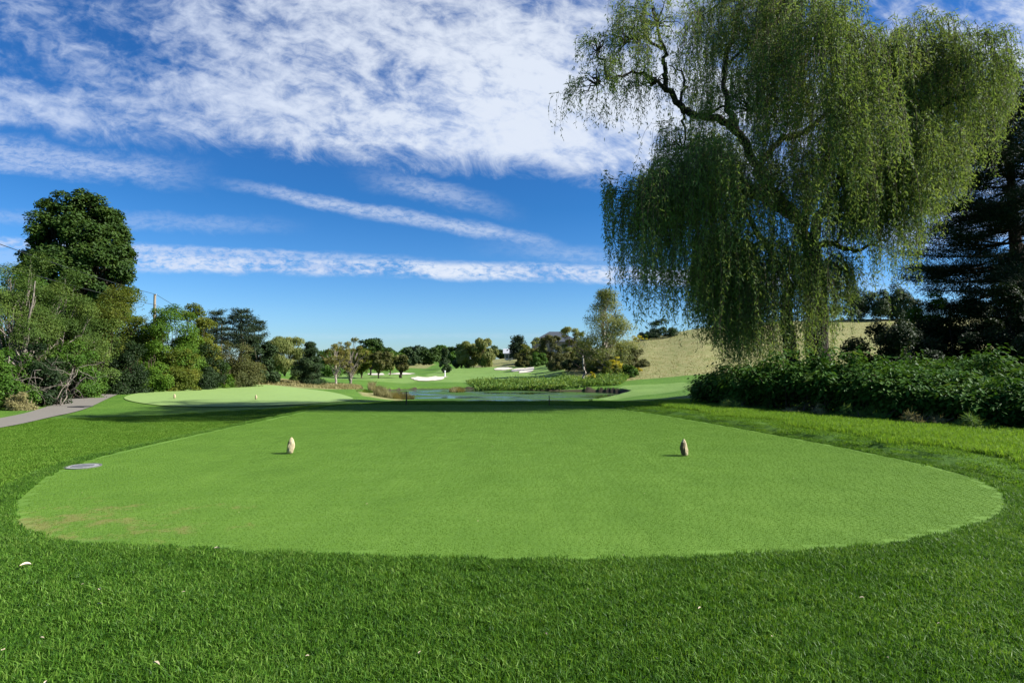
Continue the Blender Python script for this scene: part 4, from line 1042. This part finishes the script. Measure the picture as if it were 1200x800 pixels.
# ================================================================== utility poles and wires
PW = plain('pole_wood', (.26, .21, .16), .9, .1, .3, 5, .4); STEEL = plain('grey_steel', (.35, .36, .37), .5, .5, .1); WIRE = plain('black_wire', (.02, .02, .022), .5, .3, .1)
pole_pos = [(-14.5, -9.0), (-39.0, 65.0), (-55.5, 114.0)]
tops = []
for k, (x, y) in enumerate(pole_pos):
    z = gz(x, y); Ht = (at(182, 345, 65)[2]-gz(*pole_pos[1])); 
    root = empty('utility_pole', (x, y, z)); tag(root, ['wooden utility pole out of view to the left of the camera', 'wooden utility pole with a street light above the left-hand wood', 'wooden utility pole hidden behind the left-hand pines'][k], 'utility pole', 'utility poles along the road')
    mb = MB(); mb.tube([(0, 0, -.3), (0, 0, Ht*.5), (0, 0, Ht)], [.17, .15, .12], 12); mb.build('pole', PW, root)
    mb = MB(); mb.tube([(0, 0, Ht-2.0), (1.0, .1, Ht-1.6), (1.9, .2, Ht-1.6)], .035, 6); mb.build('arm', STEEL, root)
    mb = MB(); mb.box((2.1, .22, Ht-1.62), (.55, .2, .12)); mb.build('lamp_head', STEEL, root)
    for dz in (.05, -1.1):
        mb = MB(); mb.tube([(.14, 0, Ht-.12+dz), (.14, 0, Ht+.02+dz)], [.05, .035], 8); mb.build('insulator', STEEL, root)
    tops.append((x, y, z+Ht))
for a, b, w_ in ((0, 1, 'near'), (1, 2, 'far')):
    for dz, nm in ((-.0, 'upper'), (-1.15, 'lower')):
        A, B_ = np.array(tops[a])+[.14, 0, dz], np.array(tops[b])+[.14, 0, dz]; t = np.linspace(0, 1, 40)[:, None]
        p = A+(B_-A)*t; p[:, 2] -= (1.0 if a == 0 else .7)*4*(t*(1-t))[:, 0]*.8
        mb = MB(); mb.tube(p, .022, 5); o = mb.build('overhead_wire', WIRE)
        tag(o, '%s overhead wire %s' % (nm, 'crossing in front of the maple to the utility pole' if a == 0 else 'running on from the utility pole behind the trees'), 'wire', 'overhead wires')

# ================================================================== houses
def house(px, d, wpx, eave_y, ridge_y, depth, label, roofc, wallc, hip=True, rz=0., zoff=0):
    x, y = (px-600)/F*d, d; z = gz(x, y)-.2; W = wpx/F*d; E = at(px, eave_y, d)[2]-z; Rg = at(px, ridge_y, d)[2]-z
    root = empty('house', (x, y, z), rz); tag(root, label, 'house')
    mb = MB(); mb.box((0, 0, E/2), (W, depth, E)); mb.build('wall', plain('house_wall', wallc, .8, .2, .1), root)
    o = .5; a, b = W/2+o, depth/2+o; r = W/2-(depth*.45 if hip else -o)
    v = [(-a, -b, E), (a, -b, E), (a, b, E), (-a, b, E), (-r, 0, Rg), (r, 0, Rg), (-a, -b, E-.15), (a, -b, E-.15), (a, b, E-.15), (-a, b, E-.15)]
    rf = mk('roof', v, [np.array([(0, 1, 5, 4), (2, 3, 4, 5), (0, 6, 7, 1), (1, 7, 8, 2), (2, 8, 9, 3), (3, 9, 6, 0), (6, 9, 8, 7)]), np.array([(1, 2, 5), (3, 0, 4)])], plain('roof_shingle', roofc, .7, .3, .25, 3), root)
    if px < 700: mb = MB(); mb.box((W*.2, .4, Rg+.1), (.8, .8, 1.4)); mb.build('chimney', plain('chimney_brick', (.22, .12, .09), .9, .1, .2), rf)
    GL = plain('window_glass', (.03, .04, .05), .1, .8, .1); FR = plain('window_trim', (.7, .7, .68), .6, .3, .05)
    for k in range(3):
        cx = -W*.3+W*.3*k; f = MB()
        for s in (-1, 1): f.box((cx+s*.55, -depth/2-.03, E*.55), (.12, .08, 1.4)); f.box((cx, -depth/2-.03, E*.55+s*.68), (.98, .08, .12))
        fo = f.build('window', FR, root); g_ = MB(); g_.box((cx, -depth/2-.012, E*.55), (.98, .04, 1.24)); g_.build('pane', GL, fo)
    mb = MB(); mb.box((W*.42, -depth/2-.03, 1.05), (.95, .06, 2.1)); mb.build('door', plain('door_paint', (.12, .07, .05), .5, .3, .1), root)
house(650, 175, 52, 401, 388.5, 11, 'large house with a dark blue-grey hipped roof half hidden by trees on the slope', (.055, .065, .08), (.22, .2, .17))
house(598, 185, 13, 414, 408.5, 5, 'small cottage with a pale grey roof left of the lone pine', (.35, .37, .4), (.5, .5, .48), False)

# ================================================================== sky
SUN_EL, SUN_AZ = math.radians(36), math.atan2(.99, -.07)   # azimuth measured from +Y towards +X
world = bpy.data.worlds.new('World'); scene.world = world; world.use_nodes = True
nt = world.node_tree; nt.nodes.clear(); g = G(nt)
sky = g.n('ShaderNodeTexSky', sky_type='NISHITA'); sky.sun_disc = False; sky.sun_elevation = SUN_EL; sky.sun_rotation = SUN_AZ
sky.air_density = 1.0; sky.dust_density = .3; sky.ozone_density = 2.5; sky.altitude = 100
tc = g.n('ShaderNodeTexCoord'); sx = g.n('ShaderNodeSeparateXYZ'); g.put(sx.inputs[0], tc.outputs['Generated'])
X_, Y_, Z_ = sx.outputs
yy = g.m('MAXIMUM', g.m('ABSOLUTE', Y_), .15)
u = g.m('DIVIDE', X_, yy); v = g.m('DIVIDE', Z_, yy)
def comb(a, b, c=0.0):
    o = g.n('ShaderNodeCombineXYZ'); g.put(o.inputs[0], a); g.put(o.inputs[1], b); g.put(o.inputs[2], c); return o.outputs[0]
def lin(a, ku, kv, c=0): return g.m('ADD', g.m('ADD', g.m('MULTIPLY', u, ku), g.m('MULTIPLY', v, kv)), c)
ct, st_ = math.cos(.30), math.sin(.30)
U2 = lin(0, ct, -st_); V2 = lin(0, st_, ct)           # along / across the streaks (falling to the right)
pp = comb(g.m('MULTIPLY', U2, 1.0), g.m('MULTIPLY', V2, 2.6), 3.1)
big = g.noise(pp, 2.6, 7, .62, .3); med = g.noise(comb(g.m('MULTIPLY', U2, 1.0), g.m('MULTIPLY', V2, 1.9), 7.7), 9, 9, .66, .5)
rip = g.noise(comb(g.m('MULTIPLY', u, 1.0), g.m('MULTIPLY', v, 1.5), 1.7), 30, 6, .6, .6)
fine = g.noise(comb(u, g.m('MULTIPLY', v, 2.2), 5), 60, 6, .65, .4)
# main cloud field
edge = g.m('SUBTRACT', v, lin(0, -.075, 0, .318))
edge = g.m('ADD', edge, g.m('MULTIPLY', g.m('SUBTRACT', med, .5), .12))
amt = g.ss(edge, -.012, .045)
right_dense = g.ss(g.m('ABSOLUTE', g.m('SUBTRACT', u, .05)), .65, .0)
thr = g.m('ADD', g.m('ADD', g.m('MULTIPLY', big, .55), g.m('MULTIPLY', med, .36)), g.m('MULTIPLY', rip, .24))
low = g.ss(v, .62, .36)
cov = g.ss(g.m('ADD', thr, g.m('ADD', g.m('MULTIPLY', right_dense, g.m('MULTIPLY', low,   .15)), g.ss(u, -.9, -.1, -.055, -.015))), .42, .70)
c_main = g.m('MULTIPLY', amt, cov)
# lower bright band
bc = lin(0, -.030, 0, .153); hw = .0235
bd = g.m('DIVIDE', g.m('ADD', g.m('SUBTRACT', v, bc), g.m('MULTIPLY', g.m('SUBTRACT', med, .5), .022)), g.ss(u, -.2, -.75, hw*.75, hw*.95))
bandm = g.m('MULTIPLY', g.ss(g.m('ABSOLUTE', bd), 1.15, .35), g.ss(g.m('ADD', g.m('MULTIPLY', fine, .5), g.m('MULTIPLY', med, .5)), .36, .58))
bandm = g.m('MULTIPLY', bandm, g.m('MULTIPLY', g.ss(u, -.85, -.55, .3, 1), g.ss(u, .75, .25, .1, 1)))
b2 = g.m('DIVIDE', g.m('ADD', g.m('SUBTRACT', v, lin(0, -.045, 0, .163)), g.m('MULTIPLY', g.m('SUBTRACT', med, .5), .02)), .010)
band2 = g.m('MULTIPLY', g.m('MULTIPLY', g.ss(g.m('ABSOLUTE', b2), 1.3, .2), g.ss(u, -.05, -.45)), g.ss(fine, .35, .6, .2, .75))
# diagonal streak
def streak(ku, c, w, u0, u1, amp, wob_=.02):
    q = g.m('DIVIDE', g.m('ADD', g.m('SUBTRACT', v, lin(0, ku, 0, c)), g.m('MULTIPLY', g.m('SUBTRACT', med, .5), wob_)), w)
    a = g.ss(g.m('ABSOLUTE', q), 1.3, .1)
    e = g.m('MULTIPLY', g.ss(u, u0-.1, u0+.12), g.ss(u, u1+.1, u1-.12))
    return g.m('MULTIPLY', g.m('MULTIPLY', a, e), g.m('MULTIPLY', g.ss(fine, .3, .62, .35, 1), amp))
s1 = streak(-.185, .212, .013, -.45, .06, .6, .03)
s2 = streak(-.10, .193, .02, .0, .2, .28, .03)
s3 = streak(-.25, .255, .022, -.20, -.06, .6, .05)
s4 = streak(-.10, .265, .028, -1.2, -.58, .65, .08)
s5 = streak(-.02, .225, .016, -1.3, -.42, .28, .05)
s6 = streak(.05, .20, .05, .55, 1.2, .7, .1)
s7 = streak(0, .045, .006, -.4, .2, .12, .01)
tot = c_main
for s in (bandm, band2, s1, s2, s3, s4, s5, s6, s7): tot = g.m('MAXIMUM', tot, s)
tot = g.m('MULTIPLY', g.m('MULTIPLY', tot, .93, clamp=True), g.m('MULTIPLY', g.ss(Z_, .78, .58, .1, 1), g.ss(Y_, -.25, .15, .25, 1)))
hs = g.n('ShaderNodeHueSaturation'); hs.inputs['Saturation'].default_value = 1.22; hs.inputs['Value'].default_value = 1.0; g.put(hs.inputs['Color'], sky.outputs[0])
STR = .060
elv = g.m('MAXIMUM', Z_, 0.0)
skyc = g.mix(1.0, hs.outputs[0], g.ramp(elv, [(0, (.56, .80, 1.18)), (.08, (.53, .79, 1.12)), (.25, (.28, .64, .96)), (.55, (.34, .64, .95)), (.75, (.22, .42, .7)), (1, (.18, .36, .62))]), 'MULTIPLY')
cl_c = g.mix(g.ss(thr, .40, .62), (.17/STR, .23/STR, .37/STR), (.35/STR, .38/STR, .43/STR))
cl_c = g.mix(g.ss(u, -.95, -.1, .75, 0), cl_c, (.24/STR, .29/STR, .40/STR))
full = g.mix(tot, skyc, cl_c)
bg = g.n('ShaderNodeBackground'); g.put(bg.inputs[0], full); bg.inputs[1].default_value = STR
wo = g.n('ShaderNodeOutputWorld'); nt.links.new(bg.outputs[0], wo.inputs[0])

sl = bpy.data.lights.new('sun', 'SUN'); sl.energy = 5.0; sl.angle = math.radians(.5); sl.color = (1, .965, .90)
so = bpy.data.objects.new('sun', sl); COL.objects.link(so)
sd = Vector((math.sin(SUN_AZ)*math.cos(SUN_EL), math.cos(SUN_AZ)*math.cos(SUN_EL), math.sin(SUN_EL)))
so.rotation_euler = sd.to_track_quat('Z', 'Y').to_euler(); so.location = (20, -5, 30)

cam = bpy.data.cameras.new('camera'); co = bpy.data.objects.new('camera', cam); COL.objects.link(co)
co.location = (0, 0, CAMZ); co.rotation_euler = (math.pi/2+P, 0, 0); cam.sensor_width = 36; cam.lens = F/1200*36; cam.clip_start = .05; cam.clip_end = 9000
scene.camera = co
vs = scene.view_settings; vs.view_transform = 'Standard'; vs.look = 'None'; vs.exposure = 1.2; vs.gamma = 1; vs.use_curve_mapping = False
scene.render.engine = 'CYCLES'; scene.cycles.max_bounces = 6; scene.cycles.diffuse_bounces = 3; scene.cycles.transmission_bounces = 3; scene.cycles.caustics_reflective = False; scene.cycles.caustics_refractive = False
